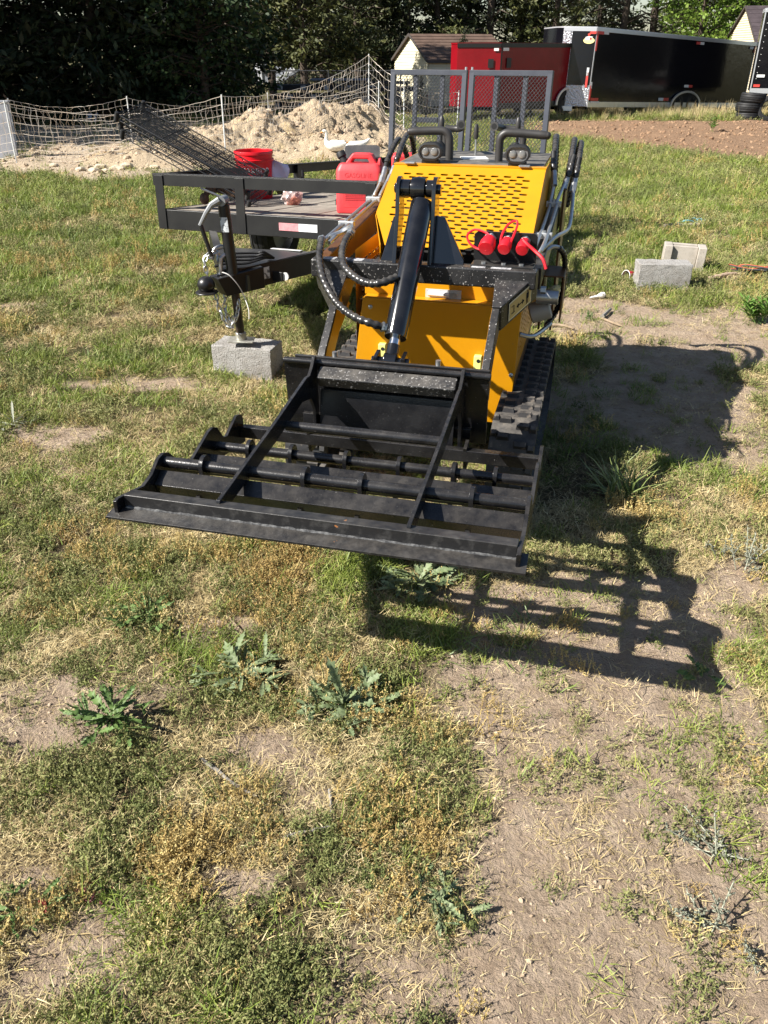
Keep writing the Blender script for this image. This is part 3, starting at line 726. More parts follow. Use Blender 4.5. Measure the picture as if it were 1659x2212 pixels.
rd = MB(); rd.cyl(cb1 - dirc * .01, cb1 + dirc * .032, .0215, 18); rd.obj('chrome_rod', CHROME, ml)
rc = MB(); rc.lathe(cb1 + dirc * .032, dirc, [(.026, 0), (.026, .075), (.030, .085), (.030, .10)], 18); rc.obj('rod_end', GLOSSBLK, ml)
cv = MB()
pe = cb1 + dirc * .098
cv.lathe(pe + Vector((-.03, 0, 0)), (1, 0, 0), [(.02, 0), (.034, .006), (.034, .054), (.02, .06)], 16); cv.cyl(pe + Vector((-.075, 0, 0)), pe + Vector((.075, 0, 0)), .017, 12)
for dx in (-.062, .045): cv.prism([(pe.x + dx, pe.y - .03, pe.z + .025), (pe.x + dx, pe.y + .03, pe.z + .035), (pe.x + dx, pe.y + .05, pe.z - .14), (pe.x + dx, pe.y - .05, pe.z - .14)], (.016, 0, 0))
cv.obj('clevis', GLOSSBLK, ml, .003)
# quick attach plate
qa = MB(); qa.prism([(-.39, 2.80, .735), (.36, 2.80, .735), (.36, 2.80, .44), (-.39, 2.80, .44)], (0, .014, 0)); qa.box((-.015, 2.845, .60), (.66, .08, .05)); qa.cyl((-.36, 2.87, .62), (.345, 2.87, .62), .02, 12); qa.obj('attach_plate', BLACK, ml, .003)
for x in (-.235, .165): MB().cyl((x, 2.82, .73), (x, 2.82, .752), .010, 10).obj('lock_pin', STEEL, ml)
# spiral wrapped hoses
hA = [(-.485, 3.47, 1.025), (-.458, 3.38, 1.04), (-.428, 3.27, 1.035), (-.407, 3.19, 1.003), (-.365, 3.10, .956), (-.303, 3.02, .907), (-.252, 2.98, .875), (-.187, 2.945, .852), (-.12, 2.93, .838), (-.075, 2.945, .822)]
hB = [(-.345, 3.44, 1.06), (-.342, 3.36, 1.055), (-.328, 3.25, 1.026), (-.290, 3.15, .994), (-.222, 3.08, .969), (-.155, 3.035, .962), (-.10, 3.03, .970), (-.055, 3.07, .983)]
wrapped(MB(), hA, .0165, .030).obj('wrapped_hose', HOSE, ml)
wrapped(MB(), hB, .0165, .026).obj('wrapped_hose', HOSE, ml)
for p, q in (((-.495, 3.50, 1.022), (-.470, 3.415, 1.036)), ((-.355, 3.485, 1.065), (-.343, 3.41, 1.059)), ((-.085, 2.943, .825), (-.065, 2.95, .818))):
    f_ = MB(); f_.cyl(p, q, .0155, 6); f_.cyl(Vector(p).lerp(Vector(q), .15), Vector(p).lerp(Vector(q), .5), .020, 6); f_.obj('hose_fitting', STEEL, ml)
MB().tube(smooth_path([(-.462, 3.52, 1.03), (-.42, 3.56, 1.045), (-.375, 3.55, 1.07), (-.357, 3.50, 1.068)], 4), .012, 8).obj('elbow_pipe', STEEL, ml)
def feed(pts, bead=.03, r=.0165):
    a, b = Vector(pts[0]), Vector(pts[1]); d = (b - a).normalized()
    f_ = MB(); f_.cyl(a - d * .015, a + d * .03, .017, 6); f_.cyl(a + d * .03, a + d * .085, .0145, 12); f_.obj('hose_fitting', STEEL, ml)
    MB().tube([a + d * .08, a + d * .16], .0135, 10).obj('hose_end', RUBBER, ml)
    wrapped(MB(), [a + d * .12] + list(pts[1:]), r, bead).obj('wrapped_hose', HOSE, ml)
feed([(-.452, 4.40, 1.145), (-.446, 4.50, 1.238), (-.440, 4.65, 1.305), (-.45, 4.82, 1.30), (-.44, 4.98, 1.18), (-.41, 5.02, 1.0)])
feed([(-.414, 4.41, 1.148), (-.392, 4.52, 1.26), (-.396, 4.70, 1.330), (-.405, 4.88, 1.325), (-.41, 5.0, 1.22), (-.41, 5.03, 1.05)])
feed([(.442, 4.34, 1.175), (.432, 4.38, 1.235), (.414, 4.62, 1.345), (.41, 4.80, 1.32), (.41, 4.95, 1.15), (.40, 5.0, 1.0)], .026)
feed([(.493, 4.42, 1.150), (.503, 4.45, 1.20), (.505, 4.72, 1.325), (.50, 4.90, 1.29), (.49, 5.0, 1.1), (.47, 5.02, .95)], .026)
feed([(.536, 4.42, 1.138), (.541, 4.46, 1.20), (.541, 4.74, 1.308), (.53, 4.90, 1.28), (.51, 5.02, 1.1), (.49, 5.05, .95)], .026)
wrapped(MB(), [(.52, 3.80, .975), (.545, 3.86, .93), (.555, 3.90, .84), (.553, 3.90, .74), (.53, 3.84, .665), (.50, 3.72, .64)], .014, .024).obj('wrapped_hose', HOSE, ml)
MB().tube(smooth_path([(.455, 3.70, .965), (.49, 3.77, .985), (.53, 3.82, .97)], 4), .010, 8).obj('elbow_pipe', STEEL, ml)
MB().tube(smooth_path([(.40, 3.52, .655), (.46, 3.56, .64), (.52, 3.74, .648)], 4), .010, 8).obj('elbow_pipe', STEEL, ml)
mt_ = MB(); mt_.lathe((.455, 3.66, .72), (1, .1, .35), [(.03, -.03), (.046, -.025), (.046, .06), (.035, .065)], 18); mt_.obj('drive_motor', M('motor_grey', (.34, .33, .31), .55, .2), ml, .002)
mtb = MB(); mtb.prism([(.555, 3.72, .86), (.555, 3.92, .86), (.555, 3.92, .68), (.555, 3.72, .66)], (.008, 0, 0)); mtb.prism([(.47, 3.72, .862), (.56, 3.72, .862), (.56, 3.92, .862), (.47, 3.92, .862)], (0, 0, .008)); mtb.obj('motor_bracket', YEL_SHADED, ml, .002)
MB().cyl((.478, 3.42, .88), (.50, 3.42, .88), .016, 6).obj('pivot_bolt', STEEL, ml)
# auxiliary couplers with red dust caps on a little plate
ax_ = MB(); ax_.prism([(.20, 3.36, .996), (.452, 3.36, .996), (.452, 3.345, 1.105), (.44, 3.34, 1.118), (.215, 3.34, 1.118), (.20, 3.345, 1.105)], (0, .012, 0)); ax_.box((.326, 3.315, .999), (.25, .09, .006)); ax_.obj('coupler_plate', BLACK, ml, .002)
for x in (.25, .33, .40): MB().cyl((x, 3.30, 1.002), (x, 3.30, 1.009), .010, 6).obj('plate_bolt', STEEL, ml)
for i, (x, r, tx) in enumerate(((.268, .0295, -.10), (.338, .0235, .004), (.408, .0230, .05))):
    q_ = MB(); q_.cyl((x, 3.355, 1.093), (x - .004, 3.29, 1.088), r * .62, 14); q_.cyl((x - .001, 3.33, 1.091), (x - .002, 3.315, 1.090), r * .9, 6); cp = q_.obj('hydraulic_coupler', STEEL, ml, .001)
    a = Vector((x - .002, 3.315, 1.090)); d = (Vector((-.010, -.075, -.034))).normalized()
    c_ = MB(); c_.lathe(a, d, [(r * .9, 0), (r * .94, .02), (r * 1.08, .024), (r * 1.08, .05), (r * .98, .056), (r * .5, .057)], 18); c_.obj('red_dust_cap', REDC, ml)
for st, r in (([(.262, 3.27, 1.06), (.222, 3.285, 1.062), (.185, 3.32, 1.075), (.172, 3.345, 1.10), (.20, 3.345, 1.122), (.245, 3.325, 1.118), (.275, 3.30, 1.10), (.285, 3.28, 1.075)], .0048),
              ([(.318, 3.27, 1.06), (.312, 3.31, 1.105), (.330, 3.35, 1.145), (.358, 3.36, 1.160), (.368, 3.35, 1.15), (.362, 3.32, 1.12), (.350, 3.29, 1.085)], .0048),
              ([(.400, 3.28, 1.105), (.420, 3.27, 1.09), (.45, 3.26, 1.07), (.485, 3.24, 1.045), (.502, 3.23, 1.01)], .0065)):
    MB().tube(smooth_path(st, 5), r, 6).obj('cap_strap', REDC, ml)
for x in (-.255, .365):
    for z in (.76, .50, .32): MB().lathe((x + (.02 if z < .6 and x > 0 else 0), 3.4195 if z > .4 else 3.44, z), (0, -1, 0), [(.010, 0), (.010, .003), (.006, .006), (.001, .0065)], 10).obj('panel_bolt', YEL if z < .4 else STEEL, ml)
# handles, levers, lamps on the deck
for P, nm in (([(-.080, 4.3, 1.255), (-.081, 4.3, 1.345), (-.086, 4.3, 1.378), (-.102, 4.3, 1.395), (-.128, 4.3, 1.400), (-.20, 4.295, 1.398), (-.278, 4.285, 1.395)], 1), ([(.166, 4.3, 1.255), (.165, 4.3, 1.345), (.169, 4.3, 1.375), (.184, 4.3, 1.392), (.21, 4.3, 1.398), (.30, 4.3, 1.395), (.392, 4.295, 1.390)], 2)):
    h_ = MB(); Q = smooth_path(P, 4); h_.tube(Q, [.0195] * (len(Q) - 1) + [.017], 14); h_.ball(P[-1], .0175, (1, 1, 1), 12); h_.obj('front_handle', GRIP, ml)
    MB().box((P[0][0], 4.3, 1.2685), (.10, .075, .005)).obj('handle_foot', BLACK, ml, .002)
for P in ([(-.17, 4.66, 1.383), (-.11, 4.66, 1.382), (-.085, 4.64, 1.386), (-.070, 4.58, 1.400), (-.064, 4.52, 1.412)], [(.245, 4.66, 1.386), (.16, 4.66, 1.388), (.132, 4.64, 1.392), (.115, 4.58, 1.400), (.106, 4.52, 1.408)]):
    Q = smooth_path(P, 4); h_ = MB().tube(Q, [.0165] * (len(Q) - 1) + [.022], 14).obj('rear_handle', GRIP, ml)
    a, b = Q[-2], Q[-1]; d = (b - a).normalized()
    MB().cyl(b - d * .002, b + d * .0008, .014, 12).obj('handle_bore', DARK, h_)
    MB().cyl((P[0][0], 4.66, 1.26), (P[0][0], 4.66, 1.385), .0165, 12).obj('handle_post', GRIP, ml)
for x, z0, z1, m2 in ((-.170, 1.395, 1.449, BLACK), (.224, 1.395, 1.449, BLACK)):
    k_ = MB(); k_.lathe((x, 4.55, z0 - .012), (0, 0, 1), [(.010, 0), (.0145, .01), (.014, .04), (.010, .062), (.004, .068)], 14); lv = k_.obj('lever_knob', GRIP, ml)
    MB().cyl((x, 4.55, 1.26), (x, 4.55, z0), .007, 10).obj('lever_rod', BLACK, lv)
    bt = MB(); bt.lathe((x, 4.50, 1.268), (0, 0, 1), [(.062, 0), (.058, .014), (.042, .03), (.030, .052), (.012, .07)], 16); bt.obj('lever_boot', RUBBER, ml)
k_ = MB(); k_.lathe((.012, 4.55, 1.345), (.0, 0, 1), [(.008, 0), (.0135, .012), (.0125, .05), (.009, .066), (.004, .07)], 14); lv = k_.obj('lever_knob', GRIP, ml)
MB().cyl((.014, 4.55, 1.26), (.012, 4.55, 1.348), .0052, 10).obj('lever_rod', STEEL, lv)
LENS = M('lamp_lens', (.10, .10, .10), .08, 0, .6, (.22, .22, .21), 8); LHSG = M('lamp_housing', (.016, .016, .017), .5, 0, .4)
def stadium(c, hx, hz, y, n=8):
    out = []
    for k in range(n + 1): a = -math.pi / 2 + math.pi * k / n; out.append((c[0] + hx - hz + hz * math.cos(a), y, c[2] + hz * math.sin(a)))
    for k in range(n + 1): a = math.pi / 2 + math.pi * k / n; out.append((c[0] - hx + hz + hz * math.cos(a), y, c[2] + hz * math.sin(a)))
    return out
for cx_, cz in ((-.150, 1.320), (.270, 1.318)):
    l_ = MB(); c = (cx_, 0, cz); l_.prism(stadium(c, .058, .040, 4.155), (0, .055, 0)); lamp = l_.obj('work_lamp', LHSG, ml, .004)
    rim = MB(); A = stadium(c, .058, .040, 4.146); Bq = stadium(c, .050, .031, 4.144); n = len(A)
    rim.add(A + Bq + stadium(c, .050, .031, 4.156) + stadium(c, .058, .040, 4.157), [(i, (i + 1) % n, n + (i + 1) % n, n + i) for i in range(n)] + [(n + i, n + (i + 1) % n, 2 * n + (i + 1) % n, 2 * n + i) for i in range(n)] + [(3 * n + i, 3 * n + (i + 1) % n, (i + 1) % n, i) for i in range(n)])
    rim.obj('lamp_rim', LHSG, lamp)
    MB().prism(stadium(c, .049, .030, 4.1535), (0, .001, 0)).obj('lamp_glass', M('lamp_reflector', (.16, .16, .165), .18, .2), lamp)
    for dx in (-.022, .022): MB().ball((cx_ + dx, 4.153, cz), .019, (1, .35, 1), 14).obj('lamp_lens', LENS, lamp)
    MB().box((cx_, 4.185, 1.274), (.085, .05, .016)).obj('lamp_foot', BLACK, lamp, .003)
# ------------------------------------------------------------------ levelling attachment carried by the loader
LK = .957   # fitted size of the attachment
lv_ = root('land_leveler', 'black welded steel land leveler with pipe rollers held up in front of the loader', 'land leveler', toW(0, 2.3, .45), rot=(0, 0, -PH), off=(0, 2.3, .45))
def zl(y): return .600 + (y - 1.80) * (.475 - .600) / (2.66 - 1.80)   # tilt of the frame
hw = .585
for sx in (-1, 1):
    pl = MB(); x = sx * hw
    pts = [(1.775, .018), (1.775, .066), (1.79, .072), (1.93, .060), (1.985, .080), (2.035, .118), (2.07, .126), (2.10, .118), (2.19, .045), (2.235, .040), (2.39, .108), (2.425, .114), (2.455, .105), (2.50, .052), (2.53, .05), (2.63, .105), (2.665, .10), (2.68, .085), (2.685, -.02), (2.2, -.02)]
    pl.prism([(x, y, zl(y) - .05 + dz) for y, dz in pts], (.012 * -sx, 0, 0)); pl.obj('side_plate', LEVBLK, lv_, .0015)
bm_ = MB(); c = lambda y, dz: (0, y, zl(y) + dz)
bm_.add([], [])
def hbar(y, dz, dy, hh, nm, mat=LEVBLK, w_=hw - .012, bev=.003, rot=0.0):
    b = MB(); b.box((0, y, zl(y) + dz), (2 * w_, dy, hh), Matrix.Rotation(-.14 + rot, 3, 'X')); return b.obj(nm, mat, lv_, bev)
hbar(1.836, .004, .05, .040, 'front_beam', EDGE)
bl = MB(); bl.box((0, 1.795, zl(1.8) - .020), (1.205, .085, .008), Matrix.Rotation(.10, 3, 'X')); bl.obj('cutting_edge', EDGE, lv_, .001)
wd_ = MB(); rr_ = random.Random(3); Pw = [(-hw + .02 + i * .0125, 1.808 + rr_.uniform(-.001, .001), zl(1.8) - .0155 + rr_.uniform(-.0012, .0012)) for i in range(93)]
wd_.tube(Pw, [.0045 + rr_.uniform(-.0012, .0014) for _ in Pw], 6); wd_.obj('weld_bead', M('weld_grey', (.05, .05, .052), .4, .2, .5, (.16, .16, .16), 80), lv_)
def pipe(y, z, r, nm, x0=-hw, x1=hw, n=16, mat=LEVBLK, smooth=38):
    return MB().cyl((x0, y, z), (x1, y, z), r, n).obj(nm, mat, lv_, 0, smooth)
pipe(2.066, .608, .0185, 'roller_pipe'); pipe(2.418, .503, .0180, 'roller_pipe')
for y, z, nm in ((2.02, .560, 'angle_tube'), (2.335, .470, 'angle_tube')):
    t_ = MB(); t_.box((0, y, z), (2 * hw - .024, .060, .050), Matrix.Rotation(R(28), 3, 'X')); t_.obj(nm, LEVBLK, lv_, .003)
hbar(2.662, -.018, .045, .044, 'rear_bar')
for y, yt, xs_ in ((2.066, 2.02, (-.435, -.10, .08, .415)), (2.418, 2.335, (-.435, -.275, -.075, .115, .305, .445))):
    zt_ = .610 if y < 2.2 else .505
    for x in xs_:
        k_ = MB(); pts = [(y + .034 * math.cos(a), zt_ + .036 * math.sin(a)) for a in [math.pi * (-.25 + 1.15 * i / 8) for i in range(9)]]
        pts += [(y - .030, zt_ - .022), (y - .058, zt_ - .05), (y - .074, zt_ - .085), (y - .064, zt_ - .105), (y - .02, zt_ - .09), (y + .012, zt_ - .05)]
        k_.prism([(x - .007, a, b) for a, b in pts], (.014, 0, 0)); k_.obj('pipe_bracket', LEVBLK, lv_, .001)
# mounting plate and braces
mp = MB(); mp.prism([(-.415, 2.745, .735), (.365, 2.745, .735), (.365, 2.775, .455), (-.415, 2.775, .455)], (0, .010, 0)); mp.cyl((-.412, 2.742, .733), (.372, 2.742, .733), .012, 10)
mp.obj('mounting_plate', LEVBLK, lv_, .002)
lg_ = MB(); lg_.box((-.005, 2.715, .690), (.52, .06, .05), Matrix.Rotation(.5, 3, 'X')); lg_.obj('stiffener_bar', M('leveler_spattered', (.012, .012, .013), .36, 0, .5, (.025, .025, .026), 9, c3=(.32, .31, .30), n3=120, lo3=.6, hi3=.67, dust=.35, bump=.2, bscale=140), lv_, .006)
lb = MB(); lb.box((-.02, 2.762, .50), (.66, .03, .04)); lb.prism([(-.27, 2.74, .63), (.25, 2.74, .63), (.25, 2.70, .445), (-.27, 2.70, .445)], (0, .008, 0)); lb.obj('lower_plate', LEVBLK, lv_, .002)
for x in (-.285, .275):
    b_ = MB(); top = [(2.735, .760), (2.715, .762), (2.69, .735), (2.655, .712), (2.62, .716), (2.30, .676), (1.84, .628), (1.835, .618), (1.835, .600), (1.90, .582), (2.00, .590), (2.30, .612), (2.56, .645), (2.66, .62), (2.70, .56), (2.70, .45), (2.745, .43)]
    b_.prism([(x - .006, y, z) for y, z in top], (.012, 0, 0)); b_.obj('brace_arm', LEVBLK, lv_, .0015)
pipe(2.40, .622, .0175, 'brace_pipe', -.283, .273)
for x in (-.30, .30):
    MB().prism([(x, 2.70, .50), (x, 2.64, .49), (x, 2.66, .40), (x, 2.74, .40)], (.012, 0, 0)).obj('hanger_plate', LEVBLK, lv_)

pL = toW(0, 2.3, .45); lv_.location = (pL.x * LK, pL.y * LK, CH - LK * (CH - pL.z)); lv_.scale = (LK, LK, LK)
# ------------------------------------------------------------------ flatbed utility trailer (nose jacked up on a block)
psi, ro, pi_ = .439, .025, -.070
ta = Vector((math.cos(psi), -math.sin(psi), ro)); tb_ = Vector((math.sin(psi), math.cos(psi), pi_)); tk = ta.cross(tb_).normalized()
ta.normalize(); tb_ = tk.cross(ta).normalized()
TO = Vector((-1.589, 6.007, 1.002))
tM = Matrix((ta, tb_, tk)).transposed().to_4x4(); tM.translation = TO
def tW(x, y, z): return tM @ Vector((x, y, z))
tMi = tM.inverted()
ut = root('utility_trailer', 'black flatbed utility trailer with plank deck and grey mesh ramp gate', 'utility trailer', (0, 0, 0))
ut.matrix_world = tM
gz_off = Vector((.86, 1.9, -1.0)); ut.matrix_world = tM @ Matrix.Translation(gz_off); POS[ut.name] = gz_off
W_, L_ = 1.717, 3.82
DZ = -.236
def tbox(nm, x0, x1, y0, y1, z0, z1, mat=TRBLK, par=ut, bev=.003):
    return MB().box(((x0 + x1) / 2, (y0 + y1) / 2, (z0 + z1) / 2), (x1 - x0, y1 - y0, z1 - z0)).obj(nm, mat, par, bev)
# angle iron top rails
def rail(p, q, inn):
    p, q, inn = Vector(p), Vector(q), Vector(inn); m = MB()
    m.bar(p + Vector((0, 0, -.003)) + inn * .03, q + Vector((0, 0, -.003)) + inn * .03, .066, .006)
    m.bar(p + Vector((0, 0, -.042)), q + Vector((0, 0, -.042)), .006, .072)
    return m.obj('top_rail', TRBLK, ut, .001)
rail((-.02, 0, 0), (W_, 0, 0), (0, 1, 0)); rail((0, .004, 0), (0, L_, 0), (1, 0, 0)); rail((W_, .004, 0), (W_, L_, 0), (-1, 0, 0))
tbox('front_beam', .0, W_, -.004, .04, -.364, DZ + .002); tbox('side_beam', .0, .045, .042, L_, -.364, DZ); tbox('side_beam', W_ - .045, W_, .042, L_, -.364, DZ); tbox('rear_beam', .0, W_, L_ - .04, L_ - .002, -.364, DZ)
for x in (.035, .70, 1.67): 
    p = MB(); p.prism([(x - .035, -.012, -.012), (x + .035, -.012, -.012), (x + .035, -.012, -.362), (x - .035, -.012, -.362)], (0, .007, 0)); p.prism([(x - .035, -.005, -.012), (x - .035, .05, -.012), (x - .035, .012, -.362), (x - .035, -.005, -.362)], (.007, 0, 0)); p.obj('rail_post', TRBLK, ut, .001)
for y in (.9, 1.9, 2.9, 3.75):
    for x in (.0, W_): tbox('rail_post', x - .035 if x else -.012, x + .012 if x else .035, y - .03, y + .03, -.362, -.012)
PLK = []
rr_ = random.Random(5)
for i in range(12):
    x0 = .05 + i * (W_ - .1) / 12; wdt = (W_ - .1) / 12 - .006
    cc = rr_.uniform(.8, 1.15)
    PLK.append(tbox('deck_plank', x0, x0 + wdt, .045, L_ - .05, DZ - .038, DZ + rr_.uniform(-.003, .003), M('weathered_plank_%d' % (i % 4), (.30 * cc, .26 * cc, .215 * cc), .85, 0, .2, (.17, .15, .125), 7, lo=.35, hi=.7, c3=(.09, .08, .07), n3=30, lo3=.62, hi3=.75, bump=.4, bscale=50), ut, .003))
tp = MB().box((1.07, -.0075, -.297), (.15, .002, .048)).obj('reflective_tape_red', TAPEP, ut); MB().box((1.215, -.0075, -.297), (.14, .002, .048)).obj('reflective_tape_white', TAPEW, ut)
MB().box((-.0145, .06, -.14), (.003, .055, .13)).obj('side_tape_red', TAPER, ut); MB().box((-.0145, .06, -.275), (.003, .055, .13)).obj('side_tape_white', M('tape_white', (.7, .7, .7), .4), ut)
# wheels and fenders
def wheel(par, c, ax, r, wd, rimmat, nm='tyre', n=26):
    c, ax = Vector(c), Vector(ax); h = wd / 2
    t = MB(); t.lathe(c, ax, [(r * .58, -h * .9), (r * .78, -h), (r * .93, -h * .92), (r * .99, -h * .6), (r, -h * .58), (r * .975, -h * .5), (r, -h * .42), (r, -h * .06), (r * .975, 0), (r, h * .06), (r, h * .42), (r * .975, h * .5), (r, h * .58), (r * .99, h * .6), (r * .93, h * .92), (r * .78, h), (r * .58, h * .9)], n, False)
    o = t.obj(nm, RUBBER, par, 0, 50)
    k = MB(); k.lathe(c, ax, [(r * .60, -h * .85), (r * .55, -h * .5), (r * .55, h * .5), (r * .60, h * .85)], n, False); k.lathe(c, ax, [(r * .57, h * .35), (r * .42, h * .6), (r * .22, h * .42), (r * .14, h * .7), (.01, h * .72)], n, False); k.lathe(c, ax, [(r * .57, -h * .3), (.01, -h * .3)], n, False)
    k.obj('wheel_rim', rimmat, o, 0, 40)
    return o
RIMW = M('grey_rim', (.35, .35, .36), .4, .6)
zg_ = lambda x, y: (tMi @ Vector((*tW(x, y, 0).xy, Z(*tW(x, y, 0).xy)))).z
for x in (-.20, W_ + .20):
    y = 1.82; z = zg_(x, y) + .305
    wheel(ut, (x, y, z), (-1 if x < 0 else 1, 0, 0), .31, .2, RIMW)
    f = MB(); pr = [(y + (.40) * math.cos(a), z + .02 + .38 * math.sin(a)) for a in [math.pi * i / 10 for i in range(11)]]; pr2 = [(y + (.393) * math.cos(a), z + .02 + .372 * math.sin(a)) for a in [math.pi * i / 10 for i in range(10, -1, -1)]]
    f.prism([(x - .12, a, b) for a, b in pr + pr2], (.24, 0, 0)); f.obj('fender', TRBLK, ut, 0, 30)
z = zg_(0, 1.82) + .305; MB().cyl((-.15, 1.82, z), (W_ + .15, 1.82, z), .03, 10).obj('axle', TRBLK, ut)
# tongue, coupler, jack: given in the world and moved into the trailer's frame
def tL(p): return tMi @ Vector(p)
cpl = Vector((-1.03, 4.70, .565))
def chan(a, b, nm='tongue_beam'):
    m = MB(); a, b = tL(a), tL(b); d = (b - a).normalized(); r = d.cross(Vector((0, 0, 1))).normalized()
    m.bar(a, b, .008, .125); m.bar(a - r * .02 + Vector((0, 0, .059)), b - r * .02 + Vector((0, 0, .059)), .05, .008); m.bar(a - r * .02 - Vector((0, 0, .059)), b - r * .02 - Vector((0, 0, .059)), .05, .008)
    return m.obj(nm, TRBLK, ut, .001)
chan((-.90, 4.78, .555), (.10, 5.72, .60)); chan((-1.22, 5.85, .60), (-.96, 4.82, .555))
m = MB()
pl_ = [tL(p) for p in ((-.97, 4.80, .622), (-.83, 4.83, .622), (-.45, 5.22, .632), (-1.06, 5.36, .632))]; m.prism(pl_, (0, 0, .008)); m.obj('tongue_plate', TRBLK, ut, .002)
d1 = (Vector((-.83, 4.86, .565)) - cpl).normalized(); sdv = Vector((-d1.y, d1.x, 0)).normalized()
cp = MB(); q = [tL(cpl + d1 * t + Vector((0, 0, dz))) for t, dz in ((.05, .035), (.36, .06), (.36, -.065), (.10, -.075), (.08, -.03))]
vv = (tMi.to_3x3() @ sdv) * .11; cp.prism([p - vv / 2 for p in q], vv)
cp.ball(tL(cpl), .052, (1, 1, .95), 14); cp.lathe(tL(cpl) + Vector((0, 0, -.048)), tMi.to_3x3() @ Vector((0, 0, 1)), [(.066, 0), (.066, .010), (.05, .012)], 16)
cpo = cp.obj('coupler', TRBLK, ut, .006)
m = MB(); p0 = cpl + d1 * .10 + Vector((0, 0, .045)); m.tube([tL(p0), tL(p0 + Vector((.01, 0, .09))), tL(p0 + Vector((.045, .03, .12)))], .013, 8); m.tube([tL(p0 + Vector((-.02, -.02, .0))), tL(p0 + Vector((.07, .06, .0)))], .006, 6); m.obj('coupler_latch', STEEL, ut)
# swivel jack
jb = Vector((-.868, 4.775, .205)); jt = Vector((-.905, 4.80, .985))
ju = (jt - jb).normalized()
J = MB(); J.cyl(tL(jb + ju * .04), tL(jb + ju * .42), .025, 16); J.obj('jack_inner_tube', M('worn_jack_tube', (.03, .028, .026), .35, .4, .5, (.10, .06, .04), 20), ut)
J = MB(); J.cyl(tL(jb + ju * .36), tL(jt), .033, 18); J.cyl(tL(jt), tL(jt + ju * .012), .030, 18); jk = J.obj('jack_tube', TRBLK, ut, .002)
dfr = Vector((-.15, -1, 0)).normalized(); sx_ = Vector((1, -.15, 0)).normalized()
cpt = jt + ju * -.09 + dfr * .0345
MB().add([tL(cpt + sx_ * a + ju * b + dfr * (-.004 if abs(a) > .01 else 0)) for a, b in ((-.022, -.05), (.0, -.05), (.022, -.05), (.022, .03), (0, .03), (-.022, .03))], [(0, 1, 4, 5), (1, 2, 3, 4)]).obj('jack_sticker', M('worn_sticker', (.55, .58, .6), .5, 0, .5, (.12, .13, .14), 45, lo=.52, hi=.58), ut)
J = MB(); h0 = jt + Vector((0, 0, .015)); J.cyl(tL(h0 + dfr * .04 + Vector((0, 0, .01))), tL(h0 - dfr * .035 + Vector((0, 0, .01))), .026, 14)
J.tube([tL(h0 + dfr * .045 + Vector((-.005, 0, .02))), tL(h0 + dfr * .05 + Vector((-.05, 0, -.005))), tL(h0 + dfr * .055 + Vector((-.085, 0, -.05))), tL(h0 + dfr * .055 + Vector((-.125, 0, -.115)))], [.019, .016, .013, .011], 8); J.obj('jack_crank', M('cast_aluminium', (.24, .245, .25), .5, .5), ut)
MB().cyl(tL(h0 + dfr * .055 + Vector((-.12, 0, -.115))), tL(h0 + dfr * .06 + Vector((-.075, 0, -.285))), .012, 10).obj('crank_handle', TRBLK, ut)
J = MB(); J.lathe(tL(jb + Vector((0, 0, .002))), tMi.to_3x3() @ Vector((0, 0, 1)), [(.033, .01), (.033, .05), (.029, .055)], 16)
q = [tL(jb + sx_ * a + dfr * b + Vector((0, 0, .004))) for a, b in ((-.085, -.05), (.07, -.06), (.085, .05), (-.07, .06))]; J.prism(q, tMi.to_3x3() @ Vector((0, 0, .008))); J.obj('jack_foot', M('galvanised_foot', (.46, .45, .40), .4, .6, .5, (.3, .28, .24), 30), ut, .003)
m = MB(); m.box(tL((-.80, 4.83, .545)), (.02, .07, .09)); m.obj('jack_bracket', TRBLK, ut, .003)
# breakaway wire and cable bundle on the tongue
for k in range(4):
    pts = [(-.99 + .02 * k, 4.80 + .02 * k, .645 + .012 * k), (-.93, 4.83 + .03 * k, .655 + .012 * k), (-.82 + .02 * k, 4.88 + .03 * k, .645 + .014 * k), (-.72, 4.95, .66 + .012 * k), (-.70 + .01 * k, 5.02, .645)]
    MB().tube(smooth_path([tL(p) for p in pts], 5), .008, 6).obj('wiring_cable', RUBBER, ut)
MB().tube(smooth_path([tL(p) for p in ((-.955, 4.76, .625), (-.90, 4.74, .61), (-.855, 4.75, .55), (-.83, 4.76, .49), (-.80, 4.72, .42), (-.80, 4.71, .36))], 5), .003, 5).obj('thin_wire', M('white_wire', (.6, .58, .55), .5), ut)
m = MB(); m.box(tL((-.655, 4.98, .545)), (.085, .02, .055)); m.obj('breakaway_box', TRBLK, ut, .002); MB().lathe(tL((-.60, 4.965, .548)), (0, 1, 0), [(.024, -.004), (.024, .004)], 12).obj('breakaway_disc', M('pale_disc', (.5, .5, .48), .5), ut)
for t in (.17, .30):
    c0 = Vector((-.90, 4.78, .567)).lerp(Vector((.10, 5.72, .60)), t * .5 + .03); dd = Vector((1.0, .94, .045)).normalized(); nn_ = Vector((dd.y, -dd.x, 0)).normalized()
    MB().add([tL(c0 + dd * a + Vector((0, 0, b)) + nn_ * .0065) for a, b in ((-.03, -.035), (.03, -.035), (.03, .035), (-.03, .035))], [(0, 1, 2, 3)]).obj('tongue_sticker', M('worn_sticker', (.55, .58, .6), .5), ut)
MB().box(tL((-.62, 5.27, .643)), (.22, .03, .003)).obj('white_strip', M('white_strip', (.6, .6, .58), .5), ut)
